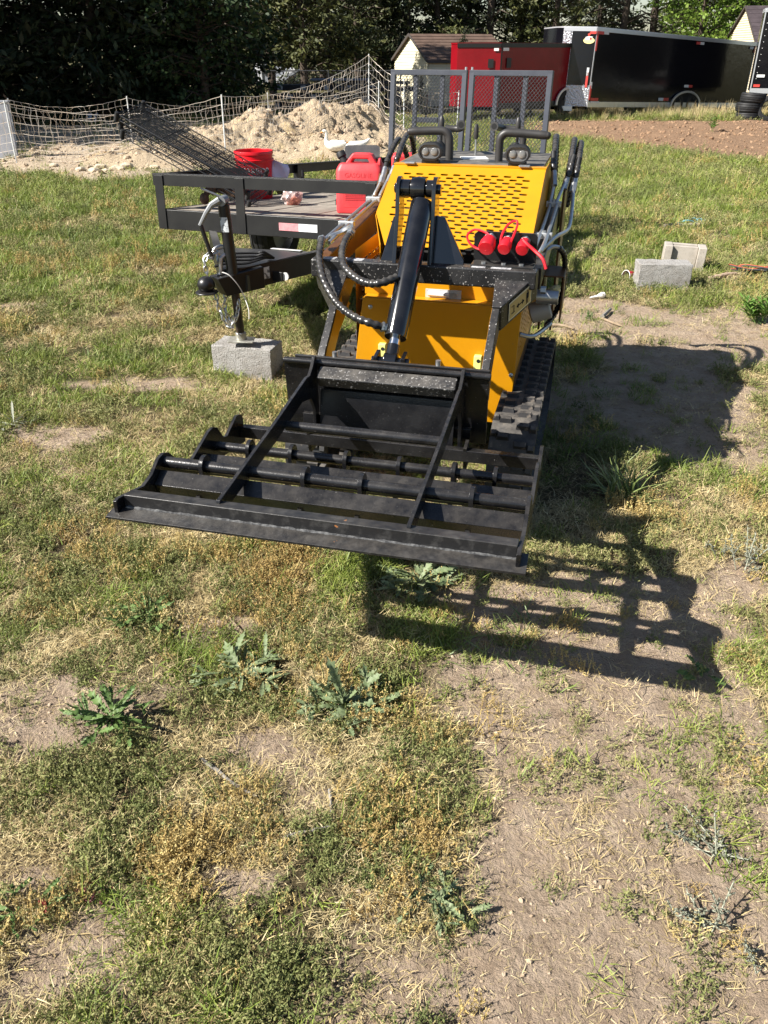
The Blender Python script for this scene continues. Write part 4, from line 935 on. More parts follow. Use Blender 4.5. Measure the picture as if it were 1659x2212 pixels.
# safety chain
def chain(pts, nm, par, link=.026, r=.0042):
    P = resample(smooth_path(pts, 8), link * 1.25); m = MB()
    for i in range(len(P) - 1):
        d = (P[i + 1] - P[i]).normalized(); u = d.orthogonal().normalized(); u = (Matrix.Rotation(i * 1.45, 3, d) @ u); c = (P[i] + P[i + 1]) / 2
        ring = [c + d * (link * .85 * math.cos(t)) + u * (link * .42 * math.sin(t)) for t in [2 * math.pi * k / 10 for k in range(10)]]
        m.tube(ring, r, 5, closed=True)
    return m.obj(nm, STEEL, par, 0, 60)
c0 = cpl
chain([tL(c0 + Vector(p)) for p in ((.10, .06, -.06), (.085, .04, -.14), (.10, .03, -.20), (.12, .03, -.245), (.15, .03, -.21), (.165, .04, -.15), (.175, .05, -.08))], 'safety_chain', ut)
chain([tL(c0 + Vector(p)) for p in ((.04, .05, -.07), (.055, .03, -.15), (.085, .02, -.22), (.11, .02, -.265), (.135, .02, -.23), (.13, .03, -.17))], 'safety_chain', ut)
chain([tL(c0 + Vector(p)) for p in ((.02, .03, .0), (.005, .02, .07), (.0, .03, .13), (.03, .05, .17), (.075, .07, .165), (.06, .05, .10))], 'safety_chain', ut)
m = MB(); m.tube(smooth_path([tL(c0 + Vector(p)) for p in ((.03, .06, .13), (.06, .08, .185), (.12, .10, .19), (.15, .11, .15))], 5), .014, 8); m.obj('tow_shackle', STEEL, ut)
# two-leaf mesh ramp gate, leaning back slightly
gb = [tMi @ aty(846, 152, tW(0, L_ + .12, 0).y), None]
ga, gb2 = tMi @ aty(846, 152, tW(0, L_ + .11, .6).y), tMi @ aty(1196, 155, tW(W_, L_ + .11, .6).y)
g0, g1 = Vector((ga.x - .0, L_ + .02, DZ - .03)), Vector((gb2.x, L_ + .02, DZ - .03))
def gp(u, v): return (g0.lerp(g1, u)).lerp(ga.lerp(gb2, u), v)
EXM = M('expanded_metal', (.03, .032, .04), .5, .2, .5, (.055, .056, .062), 20)
for u0, u1 in ((0.0, .490), (.505, 1.0)):
    fr = []
    for a, b, wd in (((u0, 0), (u0, .985), .052), ((u1, 0), (u1, .985), .052), ((u0, .985), (u1, .985), .05), ((u0, .02), (u1, .02), .05)):
        ins = .012 if a[0] != b[0] else 0
        m = MB(); p, q = gp(*a), gp(*b); d = (q - p).normalized()
        if abs(d.z) > .5: inn = (gp(.5 * (u0 + u1), 0) - gp(a[0], 0)).normalized() * .026; p += inn; q += inn
        m.bar(p, q, .05, .05, (0, 1, 0) if abs(d.z) > .5 else (0, 0, 1)); m.obj('gate_frame_bar', GATEM, ut, .003)
    for uu in (.33, .68):
        U = u0 + (u1 - u0) * uu; m = MB(); m.bar(gp(U, .02) + Vector((0, .012, 0)), gp(U, .96) + Vector((0, .012, 0)), .046, .03, (0, 1, 0)); m.obj('gate_upright', GATEM, ut, .002)
    m = MB(); m.bar(gp(u0 + (u1 - u0) * .33, .58) + Vector((.03, .012, 0)), gp(u0 + (u1 - u0) * .68, .58) + Vector((-.03, .012, 0)), .03, .05); m.obj('gate_rung', GATEM, ut, .002)
    wv = (gp(u1, .5) - gp(u0, .5)).length; hv = (gp(u0, 1) - gp(u0, 0)).length; nx, ny = int(wv / .036), int(hv / .0215)
    m = MB()
    for j in range(ny):
        for i in range(nx):
            v0, v1 = .02 + .96 * j / ny, .02 + .96 * (j + 1) / ny; ua, ub, uc = (u0 + (u1 - u0) * t / nx for t in (i, i + .5, i + 1))
            if j % 2: s_ = ((ua, v1, ub, v0), (ub, v0, uc, v1))
            else: s_ = ((ua, v0, ub, v1), (ub, v1, uc, v0))
            for a, b, c_, d_ in s_:
                p, q = gp(a, b) + Vector((0, -.022, 0)), gp(c_, d_) + Vector((0, -.022, 0)); m.bar(p, q, .0022, .0045, (0, -.7, .7))
    m.obj('expanded_mesh', EXM, ut, 0, 0)
for u in (.478, .517):
    MB().cyl(gp(u, 1.0), gp(u, 1.0) + Vector((0, 0, .035)), .012, 8).obj('gate_latch_pin', STEEL, ut)
# ------------------------------------------------------------------ what lies on the trailer deck
def deck(px, py, dz=0):
    z = .75
    for _ in range(12):
        p = at(px, py, z); q = tMi @ p; z = tW(q.x, q.y, DZ + dz).z
    return at(px, py, z)
# red petrol can
gp0 = deck(728, 462); gzr = -math.radians(9)
gc = root('gas_can', 'red plastic gasoline can on the trailer deck beside the loader', 'gas can', gp0, rot=(math.radians(-3), 0, gzr))
REDP = M('red_polyethylene', (.66, .055, .06), .45, 0, .4, (.60, .042, .05), 14, bump=.12, bscale=70)
def roundrect(hx, hy, r, n=5):
    out = []
    for cx_, cy_, a0 in ((hx - r, hy - r, 0), (-hx + r, hy - r, 90), (-hx + r, -hy + r, 180), (hx - r, -hy + r, 270)):
        for k in range(n + 1): a = R(a0 + 90 * k / n); out.append((cx_ + r * math.cos(a), cy_ + r * math.sin(a)))
    return out
GWx, GWy = .158, .125
m = MB(); prof = [(.955, 0), (.99, .012), (1, .03), (1, .265), (.97, .285), (.90, .305), (.84, .318)]
rings = [[(GWx * s * c0_ / GWx + (0), GWy * s * c1_ / GWy, z) for c0_, c1_ in [(a * s, b * s) for a, b in roundrect(GWx, GWy, .035)]] for s, z in [(1, 0)]]
vs = []; RR = roundrect(GWx, GWy, .035); n = len(RR)
for s, z in prof: vs += [(a * s + .15, b * (s if z < .27 else s * .97) + .12, z) for a, b in RR]
fs = [(i * n + k, i * n + (k + 1) % n, (i + 1) * n + (k + 1) % n, (i + 1) * n + k) for i in range(len(prof) - 1) for k in range(n)] + [tuple(range(n - 1, -1, -1)), tuple((len(prof) - 1) * n + k for k in range(n))]
m.add(vs, fs)
# carrying handle: an arch along the top
arch = [(.03, .285), (.045, .315), (.085, .362), (.10, .378), (.20, .378), (.225, .37), (.262, .315), (.275, .285), (.225, .285), (.212, .315), (.203, .342), (.102, .342), (.093, .330), (.082, .30), (.08, .285)]
m.prism([(x, .07, z) for x, z in arch], (0, .10, 0))
can = m.obj('can_body', REDP, gc, .010)
for p, q, r in (((.045, .10, .30), (-.0, .12, .385), .026),):
    m = MB(); m.lathe(p, (Vector(q) - Vector(p)), [(.032, .0), (.032, .03), (.024, .034), (.024, .055), (.031, .058), (.031, .088), (.028, .092)], 16); m.obj('can_spout', RUBBER, gc)
m = MB(); m.ball((.285, .06, .315), .032, (.5, 1, 1.2), 10); m.obj('vent_cap', REDP, gc); MB().cyl((.265, .15, .315), (.265, .15, .352), .02, 10).obj('vent_plug', RUBBER, gc)
ttm = M('red_polyethylene_raised', (.60, .045, .052), .5)
text_mb('GASOLINE', .040, lambda x, y, z: (x + .15, .12 - GWy - .001 - z * .3, y + .232), .001).obj('can_lettering', ttm, gc, 0, 0)
m = MB(); m.prism([(a * .72 + .155, .12 - GWy - .0012, .122 + b * .62) for a, b in roundrect(GWx, .125, .02)], (0, .0012, 0)); m.obj('can_label_panel', REDP, gc, .001)
m = MB()
rr_ = random.Random(9)
for i, z in enumerate((.20, .186, .158, .147, .136, .125, .114, .103, .092)):
    x = .06
    while x < .235:
        l = rr_.uniform(.006, .018); m.box((x + l / 2, .12 - GWy - .0027, z), (l, .001, .0045)); x += l + .004
m.obj('can_fine_print', M('worn_red_print', (.42, .03, .04), .5), gc, 0, 0)
# red bucket
bp = deck(549, 446) ; bp = Vector((aty(549, 352, 7.0).x, 7.0, 0)); q = tMi @ bp
for _ in range(6):
    q = tMi @ Vector((bp.x, bp.y, bp.z)); bp.z = tW(q.x, q.y, DZ).z
bk = root('red_bucket', 'red five-gallon plastic bucket with white lettering behind the wire shelves', 'bucket', bp)
REDB = M('red_bucket_plastic', (.66, .010, .018), .32, 0, .5, (.58, .008, .015), 8)
m = MB(); m.lathe((0, 0, 0), (0, 0, 1), [(.128, .0), (.130, .004), (.146, .285), (.158, .287), (.160, .300), (.150, .303), (.150, .335), (.156, .337), (.156, .350), (.153, .36), (.150, .36), (.146, .355), (.138, .06), (.0, .055)], 40, False); m.obj('bucket_body', REDB, bk, 0, 30)
def bend(r, ang, zc, sz):
    def f(x, y, z):
        a = ang + x / r; return (math.cos(a) * (r + .0015 + z), math.sin(a) * (r + .0015 + z), zc + y)
    return f
va = math.atan2(-bp.y, -bp.x)
text_mb('HARBOR', .062, bend(.1425, va + .05, .200, 1), .0005).obj('bucket_lettering', M('white_print', (.75, .75, .75), .5), bk, 0, 0)
text_mb('FREIGHT', .05, bend(.1385, va + .05, .140, 1), .0005).obj('bucket_lettering', M('white_print', (.75, .75, .75), .5), bk, 0, 0)
m = MB(); m.tube([(math.cos(t) * .165, math.sin(t) * .165 * .3 + .0, .27 - .12 * math.sin(t)) for t in [math.pi * i / 14 for i in range(15)]], .003, 5); m.obj('bucket_bail', STEEL, bk)
# wire shelf racks leaning over the left rail
WIRE = M('black_coated_wire', (.010, .010, .011), .3, 0, .5)
Lx = Vector((-.93, .30, .44)); Sx = Vector((.22, .36, .04)); Lx.normalize(); Sx = (Sx - Lx * Sx.dot(Lx)).normalized(); Nx = Sx.cross(Lx).normalized()
if Nx.z < 0: Nx = -Nx
P0 = deck(536, 447)
shl = []
def shelf(i):
    o = P0 + Nx * (.03 + .052 * i) + Lx * (.03 * i) + Sx * (.02 * (i % 2))
    r = root('wire_shelf', ('lowest', 'middle', 'topmost')[i] + ' black wire shelf leaning over the trailer rail', 'wire shelf', o, 'black wire shelves stacked on the trailer')
    LL, SS = 1.08, .33
    w2 = lambda a, b, c=0: Lx * a + Sx * b + Nx * c
    m = MB()
    for k in range(17):
        b = SS * k / 16; m.tube([w2(0, b), w2(LL, b)], .0021, 4)
    m.obj('shelf_wires', WIRE, r, 0, 0)
    m = MB()
    for b in (0, SS):
        for c in (.008, -.030): m.tube([w2(0, b, c), w2(LL, b, c)], .0036, 5)
        z = [w2(LL * k / 24, b, .006 if k % 2 else -.028) for k in range(25)]; m.tube(z, .0024, 4)
    for a in (0, LL):
        for c in (.008, -.030): m.tube([w2(a, 0, c), w2(a, SS, c)], .0036, 5)
        z = [w2(a, SS * k / 10, .006 if k % 2 else -.028) for k in range(11)]; m.tube(z, .0024, 4)
    for a in (LL * .33, LL * .66): m.tube([w2(a, 0, -.006), w2(a, SS, -.006)], .0036, 5)
    m.obj('shelf_rim', WIRE, r, 0, 0)
    for a in (0, LL):
        for b in (0, SS):
            m = MB(); m.lathe(w2(a, b, -.045), Nx, [(.013, 0), (.019, .002), (.015, .065), (.012, .067)], 10); m.obj('corner_collar', RUBBER, r)
    return r
for i in range(3): shelf(i)
# rusty ball mount
RUST = M('rusted_iron', (.095, .055, .035), .7, .3, .5, (.16, .10, .065), 18, c3=(.05, .03, .02), n3=50)
bp = deck(452, 445)
bm = root('ball_mount', 'rusty brown three-ball trailer hitch mount behind the front rail', 'hitch mount', bp)
m = MB(); m.ball((-.03, 0, .05), .036, (1, 1, 1.15), 14); m.cyl((-.03, 0, .05), (.005, .02, .12), .022, 12); m.obj('hitch_ball', RUST, bm)
m = MB(); m.ball((-.025, -.0, .175), .031, (1, 1, 1), 14); m.cyl((-.02, 0, .16), (.02, .03, .12), .018, 12); m.obj('hitch_ball', RUST, bm)
m = MB(); m.box((.02, .03, .12), (.07, .06, .075), Matrix.Rotation(.4, 3, 'Y')); m.box((.13, .10, .085), (.26, .05, .05), Matrix.Rotation(.25, 3, 'Y')); m.obj('mount_shank', RUST, bm, .006)
m = MB(); m.tube([(.04 + .045 * math.cos(t), .06, .155 + .05 * math.sin(t)) for t in [math.pi * (i / 10 - .1) for i in range(12)]], .014, 8); m.obj('mount_loop', RUST, bm)
MB().tube([(-.04, -.05, .13), (.12, -.03, .06)], .008, 8).obj('hitch_pin', STEEL, bm)
# crumpled plastic bag and pale plastic sheet
def crumple(nm, loc, sz, mat, label, cat, seed, sub=3, amp=.35):
    b = bmesh.new(); bmesh.ops.create_icosphere(b, subdivisions=sub, radius=1)
    for v in b.verts:
        n_ = mnoise.noise(v.co * 2.3 + Vector((seed, 0, 0))); n2_ = abs(mnoise.noise(v.co * 5.1 + Vector((0, seed, 0))))
        v.co *= 1 + amp * n_ + amp * 1.1 * n2_ - .2
        v.co = Vector((v.co.x * sz[0], v.co.y * sz[1], max(v.co.z, -.8) * sz[2] + sz[2] * .8))
    me = bpy.data.meshes.new(nm); b.to_mesh(me); b.free(); me.materials.append(mat)
    o = bpy.data.objects.new(nm, me); COL.objects.link(o); o.location = loc
    return tag(o, label, cat)
BAG = bpy.data.materials.new('clear_bag'); g = G(BAG); g.set(.3, 0, .5); g.base(g.mix(g.ramp(g.noise(9, 3), .42, .58), (.72, .62, .60), (.66, .26, .19))); g.b.inputs['Transmission Weight'].default_value = .35
crumple('plastic_bag', deck(630, 443), (.085, .08, .075), BAG, 'crumpled clear plastic bag with pinkish contents on the deck', 'plastic bag', 3.3)
p = deck(606, 425) + Vector((0, .45, 0)); m = MB()
gx = 7; vs = [(.16 * (i / 6 - .5) + .01 * math.sin(j * 1.7), .02 * math.sin(i * 1.3 + j) + .1 * (j / 6) * .2, .22 * j / 6 * (1 - .12 * abs(i - 2) / 3)) for j in range(7) for i in range(7)]
m.add(vs, [(j * 7 + i, j * 7 + i + 1, j * 7 + i + 8, j * 7 + i + 7) for j in range(6) for i in range(6)])
o = m.obj('plastic_sheet', M('lavender_plastic', (.62, .60, .74), .4), None, 0, 60); o.location = aty(603, 384, 7.0) + Vector((0, 0, .02)); so2 = o.modifiers.new('t', 'SOLIDIFY'); so2.thickness = .003
tag(o, 'pale lavender plastic sheet standing beside the red bucket', 'plastic sheet')
# long black steel bars and a bent tube on the deck
for i, (x0, y0, x1, y1, r) in enumerate(((.95, .9, 1.45, 3.4, .022), (1.08, .8, 1.5, 3.3, .02), (.80, 1.2, 1.30, 3.5, .024), (1.15, 1.0, 1.55, 3.5, .02))):
    m = MB(); z = DZ + r + .002 + (.045 if i == 1 else .14 if i == 3 else 0); m.bar(tW(x0, y0, z), tW(x1, y1, z + .0), r * 2, r * 2)
    tag(m.obj('steel_bar', TRBLK, None, .003), ('long black steel bar lying deepest on the trailer deck', 'long black steel bar lying on top of the others', 'long black steel bar nearest the red bucket', 'raised black steel bar nearest the gas can')[i], 'steel bar', 'black bars on the trailer deck')
bt = deck(640, 425); m = MB(); m.tube(smooth_path([bt + Vector(p) for p in ((-.12, .0, .02), (-.03, 0, .02), (.03, .01, .04), (.055, .02, .10), (.06, .04, .20))], 5), .014, 10); tag(m.obj('bent_tube', TRBLK), 'bent black tube rising off the deck beside the plastic bag', 'tube')
gpn = tMi @ aty(783, 345, 7.6); gpv = aty(783, 352, 7.5); m = MB()
pts = [(gpv.x + a, gpv.y + b * .03, gpv.z + b + .035) for a, b in roundrect(.15, .105, .03)]
m.prism(pts, (0, .006, 0)); tag(m.obj('plastic_board', M('smoky_plastic', (.10, .10, .105), .3, 0, .5, (.16, .155, .15), 10)), 'scuffed grey plastic board standing behind the gas can', 'board')
o = MB().box(gpv + Vector((0, 0, -.11)), (.12, .12, .16)).obj('board_stand', TRBLK, bpy.data.objects['plastic_board'], .004)
POSb = aty(876, 345, 6.9); m = MB(); m.prism([(POSb.x + a, POSb.y, POSb.z - .16 + b) for a, b in roundrect(.11, .20, .04)], (0, .16, 0)); tag(m.obj('red_jug', REDP, None, .02), 'red plastic jug mostly hidden behind the loader hoses', 'jug')
# ------------------------------------------------------------------ concrete blocks
def block(nm, label, loc, rz, L=.40, Wd=.20, Hh=.20, mat=CONC, hollow=False, rot=None):
    m = MB()
    if not hollow:
        m.box((0, 0, Hh / 2), (L, Wd, Hh))
    else:
        t = .032
        for (a, b, c, d) in ((-L / 2, L / 2, -Wd / 2, -Wd / 2 + t), (-L / 2, L / 2, Wd / 2 - t, Wd / 2)): m.box(((a + b) / 2, (c + d) / 2, Hh / 2), (b - a, d - c, Hh))
        for x in (-L / 2 + .018, 0, L / 2 - .018): m.box((x, 0, Hh / 2), (.036, Wd - 2 * t - .002, Hh - .004))
    o = m.obj(nm, mat, None, .006, 38, org=(0, 0, 0)); o.location = loc; o.rotation_euler = rot or (0, 0, rz)
    s = o.modifiers.new('sub', 'SUBSURF'); s.subdivision_type = 'SIMPLE'; s.levels = s.render_levels = 4
    tx = bpy.data.textures.get('rough') or bpy.data.textures.new('rough', 'CLOUDS'); tx.noise_scale = .03
    d = o.modifiers.new('d', 'DISPLACE'); d.texture = tx; d.strength = .014; d.mid_level = .5
    return tag(o, label, 'concrete block')
p = at(452, 805).lerp(at(588, 815), .5); xx = Vector((1, -.09, 0)).normalized()
p0 = at(588, 817); p1 = at(462, 805)
bd = (p0 - p1); bz = math.atan2(bd.y, bd.x)
cb_ = (p0 + p1) / 2 + Vector((-math.sin(bz), math.cos(bz), 0)) * .10
block('concrete_block', 'grey concrete block carrying the trailer jack foot', (cb_.x, cb_.y, Z(cb_.x, cb_.y) - .012), bz, bd.length * 1.0, .20, .205, CONC)
p0, p1 = at(1375, 625), at(1488, 627); bd = p1 - p0; bz = math.atan2(bd.y, bd.x); cb2 = (p0 + p1) / 2 + Vector((-math.sin(bz), math.cos(bz), 0)) * .1
block('concrete_block', 'solid grey concrete block lying on its side beside the red cup', (cb2.x, cb2.y, Z(cb2.x, cb2.y) - .01), bz, bd.length, .20, .215, CONC)
p0, p1 = at(1428, 588), at(1518, 592); bd = p1 - p0; bz = math.atan2(bd.y, bd.x); cb3 = (p0 + p1) / 2 + Vector((-math.sin(bz), math.cos(bz), 0)) * .11
hb = MB(); L, Hh, Wd = bd.length, .235, .19
for x in (-L / 2 + .035, L / 2 - .035): hb.box((x, 0, Hh / 2), (.07, Wd, Hh))
hb.box((0, -Wd / 2 + .055, Hh / 2), (L - .142, .035, Hh - .004)); hb.box((0, Wd / 2 - .02, Hh / 2), (L - .142, .04, Hh - .006))
o = hb.obj('hollow_block', CONCS, None, .006, 38, org=(0, 0, 0)); o.location = (cb3.x, cb3.y, Z(cb3.x, cb3.y) - .015); o.rotation_euler = (0, R(2), bz - .06)
tag(o, 'hollow pale concrete block standing upright behind the solid one', 'concrete block')
# red cup lying in front of the block
p = at(1350, 608) + Vector((0, 0, .045)); cup = root('red_cup', 'red plastic party cup lying on its side against the concrete block', 'cup', p)
d = Vector((-.85, -.42, .12)).normalized(); m = MB(); m.lathe(Vector((0, 0, 0)) - d * .0, -d, [(.050, 0), (.050, .004), (.036, .12), (.033, .122), (.034, .11), (.047, .003)], 22, False); m.lathe((0, 0, 0), -d, [(.034, .121), (.001, .121)], 22, False); m.obj('cup_wall', REDB, cup, 0, 50)
MB().lathe((0, 0, 0), -d, [(.0465, .006), (.034, .11), (.002, .111)], 22, False).obj('cup_inside', M('white_cup_inside', (.78, .70, .72), .4, 0, .5, (.70, .35, .38), 30, lo=.45, hi=.55), cup)
m = MB(); m.tube([Vector((0, 0, 0)) + (d.orthogonal().normalized() * math.cos(t) + d.cross(d.orthogonal().normalized()) * math.sin(t)) * .050 for t in [2 * math.pi * k / 22 for k in range(22)]], .003, 6, closed=True); m.obj('cup_rim', WHITE, cup)
p = at(1290, 645) + Vector((0, 0, .02)); d = Vector((-1, -.35, -.1)).normalized(); m = MB(); m.lathe(p + d * -.03, d, [(.022, -.03), (.024, -.01), (.02, .01), (.01, .03), (.007, .085), (.004, .10)], 14); tag(m.obj('caulk_nozzle', WHITE), 'white plastic cone lying on the bare dirt beyond the loader', 'plastic cone')
# ------------------------------------------------------------------ electric netting
NETM = M('netting_twine', (.66, .54, .42), .6, 0, .3, (.74, .68, .60), 3)
POSTM = M('white_post', (.60, .62, .62), .5)
def netting(nm, label, pts, h, seed, sagk, step=.092, r=.0036, mound_=True):
    rr = random.Random(seed); rt = root(nm, label, 'netting fence', (pts[0][0], pts[0][1], 0)); org = Vector((pts[0][0], pts[0][1], 0)); POS[rt.name] = org
    zf = Zm if mound_ else Z
    m = MB(); hs = (.03, .12, .22, .35, .50, .68, .86, 1.0)
    for (a, b) in zip(pts[:-1], pts[1:]):
        A, B = Vector((a[0], a[1], 0)), Vector((b[0], b[1], 0)); D = (B - A); L = D.length; n = max(4, int(L / step)); d = D / L; s = sagk * min(1, L / 3)
        za, zb = zf(*a), zf(*b)
        def P(t, k):
            p = A + D * t; zt = (za + (zb - za) * t) + h - s * 4 * t * (1 - t); zg = min(zf(p.x, p.y) + .02, zt - .15) if k < .9 else 0
            zg = min(zf(p.x, p.y), zt - .2)
            return Vector((p.x, p.y, zg + (zt - zg) * k)) + Vector((0, .03 * math.sin(t * 17 + k * 5), 0))
        for k in hs:
            m.tube([P(i / 24, k) + Vector((0, 0, rr.uniform(-.008, .008))) for i in range(25)], r * 1.1, 3)
        for i in range(n + 1):
            t = i / n; ph = rr.uniform(0, 6.28); amp = rr.uniform(.006, .022); w_ = 4 * t * (1 - t)
            q = []
            for j in range(15):
                k = j / 14; e = amp * (.6 + w_ * (.6 + k * 1.2)) * math.sin(k * 17 + ph + rr.uniform(-.3, .3))
                q.append(P(t, k) + d * e)
            m.tube(q, r, 3)
    m.obj('net', NETM, rt, 0, 60)
    for i, p in enumerate(pts):
        if i == len(pts) - 1 and nm.endswith('back'): continue
        z = zf(*p); MB().cyl((p[0], p[1] - .02, z - .05), (p[0] + rr.uniform(-.02, .02), p[1] - .02, z + h + .03), .012, 8).obj('fence_post', POSTM, rt)
    return rt
f0, f1 = at(38, 357), at(489, 345)
f2, f3 = aty(797, 290, 19.4), aty(872, 290, 19.0)
netting('netting_fence', 'pale electric netting fence nearest the lawn, passing in front of the dirt heap', [(f0.x - 3.4, f0.y - .6), (f0.x, f0.y), (f1.x, f1.y), (f2.x, f2.y), (f3.x, f3.y), (1.6, 19.6)], .93, 4, .24)
b0, b1 = aty(30, 280, 18.2), aty(283, 280, 18.4)
netting('netting_fence', 'far run of netting fence in the shade below the dark trees', [(b0.x - 3, 18.0), (b0.x, 18.2), (b1.x, 18.4), (-2.6, 20.2), (f2.x + .2, f2.y + 1.2)], .86, 6, .20, .12, .0030)
# ------------------------------------------------------------------ white geese resting by the heap
GOOSE = M('white_feathers', (.80, .77, .70), .75, 0, .2, (.70, .66, .58), 20)
def goose(nm, label, px, py, rz, sc, path, rad):
    p = aty(px, py, 16.0); z = Zm(p.x, p.y); rt = root('goose', label, 'goose', (p.x, p.y, z), 'white geese by the dirt heap', (0, 0, rz))
    Q = smooth_path([Vector(q) * sc for q in path], 4); n = len(Q); rr = [np.interp(i / (n - 1) * (len(rad) - 1), range(len(rad)), rad) * sc for i in range(n)]
    m = MB(); m.tube(Q, rr, 14); b = m.obj('goose_body', GOOSE, rt, 0, 180)
    h = Q[-1]; d = (Q[-1] - Q[-4]).normalized(); d.z = min(d.z, -.05); d.normalize()
    m = MB(); m.lathe(h, d, [(.019 * sc, -.01), (.016 * sc, .015 * sc), (.012 * sc, .05 * sc), (.006 * sc, .06 * sc)], 10); m.obj('bill', M('orange_bill', (.60, .22, .03), .5), rt)
    for s in (-1, 1):
        m = MB(); m.ball((-.10 * sc, s * .085 * sc, .13 * sc), .1 * sc, (1.7, .35, .75), 10); m.obj('wing', GOOSE, rt)
    return rt
up = [(-.36, 0, .13), (-.28, 0, .12), (-.12, 0, .11), (.04, 0, .115), (.13, 0, .15), (.16, 0, .22), (.155, 0, .30), (.16, 0, .37), (.20, 0, .385), (.225, 0, .375)]
ur = [.01, .05, .105, .11, .075, .04, .028, .027, .034, .02]
goose('goose', 'white goose with its neck raised, leftmost by the dirt heap', 722, 318, R(180), .88, up, ur)
low = [(-.36, 0, .16), (-.28, 0, .14), (-.12, 0, .115), (.04, 0, .12), (.11, 0, .17), (.10, 0, .215), (.07, 0, .235), (.05, 0, .225), (.03, 0, .21)]
goose('goose', 'white goose with its head tucked back, in the middle of the three', 749, 317, R(165), .85, low, [.01, .05, .10, .11, .06, .042, .04, .03, .015])
goose('goose', 'white goose with its tail raised, rightmost of the three', 762, 313, R(195), .85, [(-.38, 0, .26), (-.28, 0, .18), (-.12, 0, .12), (.04, 0, .11), (.12, 0, .12), (.15, 0, .15), (.15, 0, .17), (.14, 0, .18)], [.012, .05, .10, .105, .06, .045, .04, .02])
p = at(198, 268); m = MB(); m.ball((p.x, p.y, Z(p.x, p.y) + .13), .14, (1.2, 1, .95), 12); m.cyl((p.x + .12, p.y, Z(p.x, p.y) + .2), (p.x + .2, p.y, Z(p.x, p.y) + .26), .03, 8); tag(m.obj('water_jug', M('pale_blue_plastic', (.45, .50, .58), .4)), 'pale blue plastic jug lying in the shade behind the netting', 'jug')
p = at(8, 345); m = MB(); m.box((p.x - .12, p.y + .3, .45), (.55, .05, .95)); m.box((p.x - .12, p.y + .32, .93), (.6, .12, .03)); tag(m.obj('board_panel', M('grey_board', (.30, .31, .34), .7, 0, .3, (.22, .23, .25), 6), None, .004), 'weathered grey board standing behind the netting at the far end', 'board')
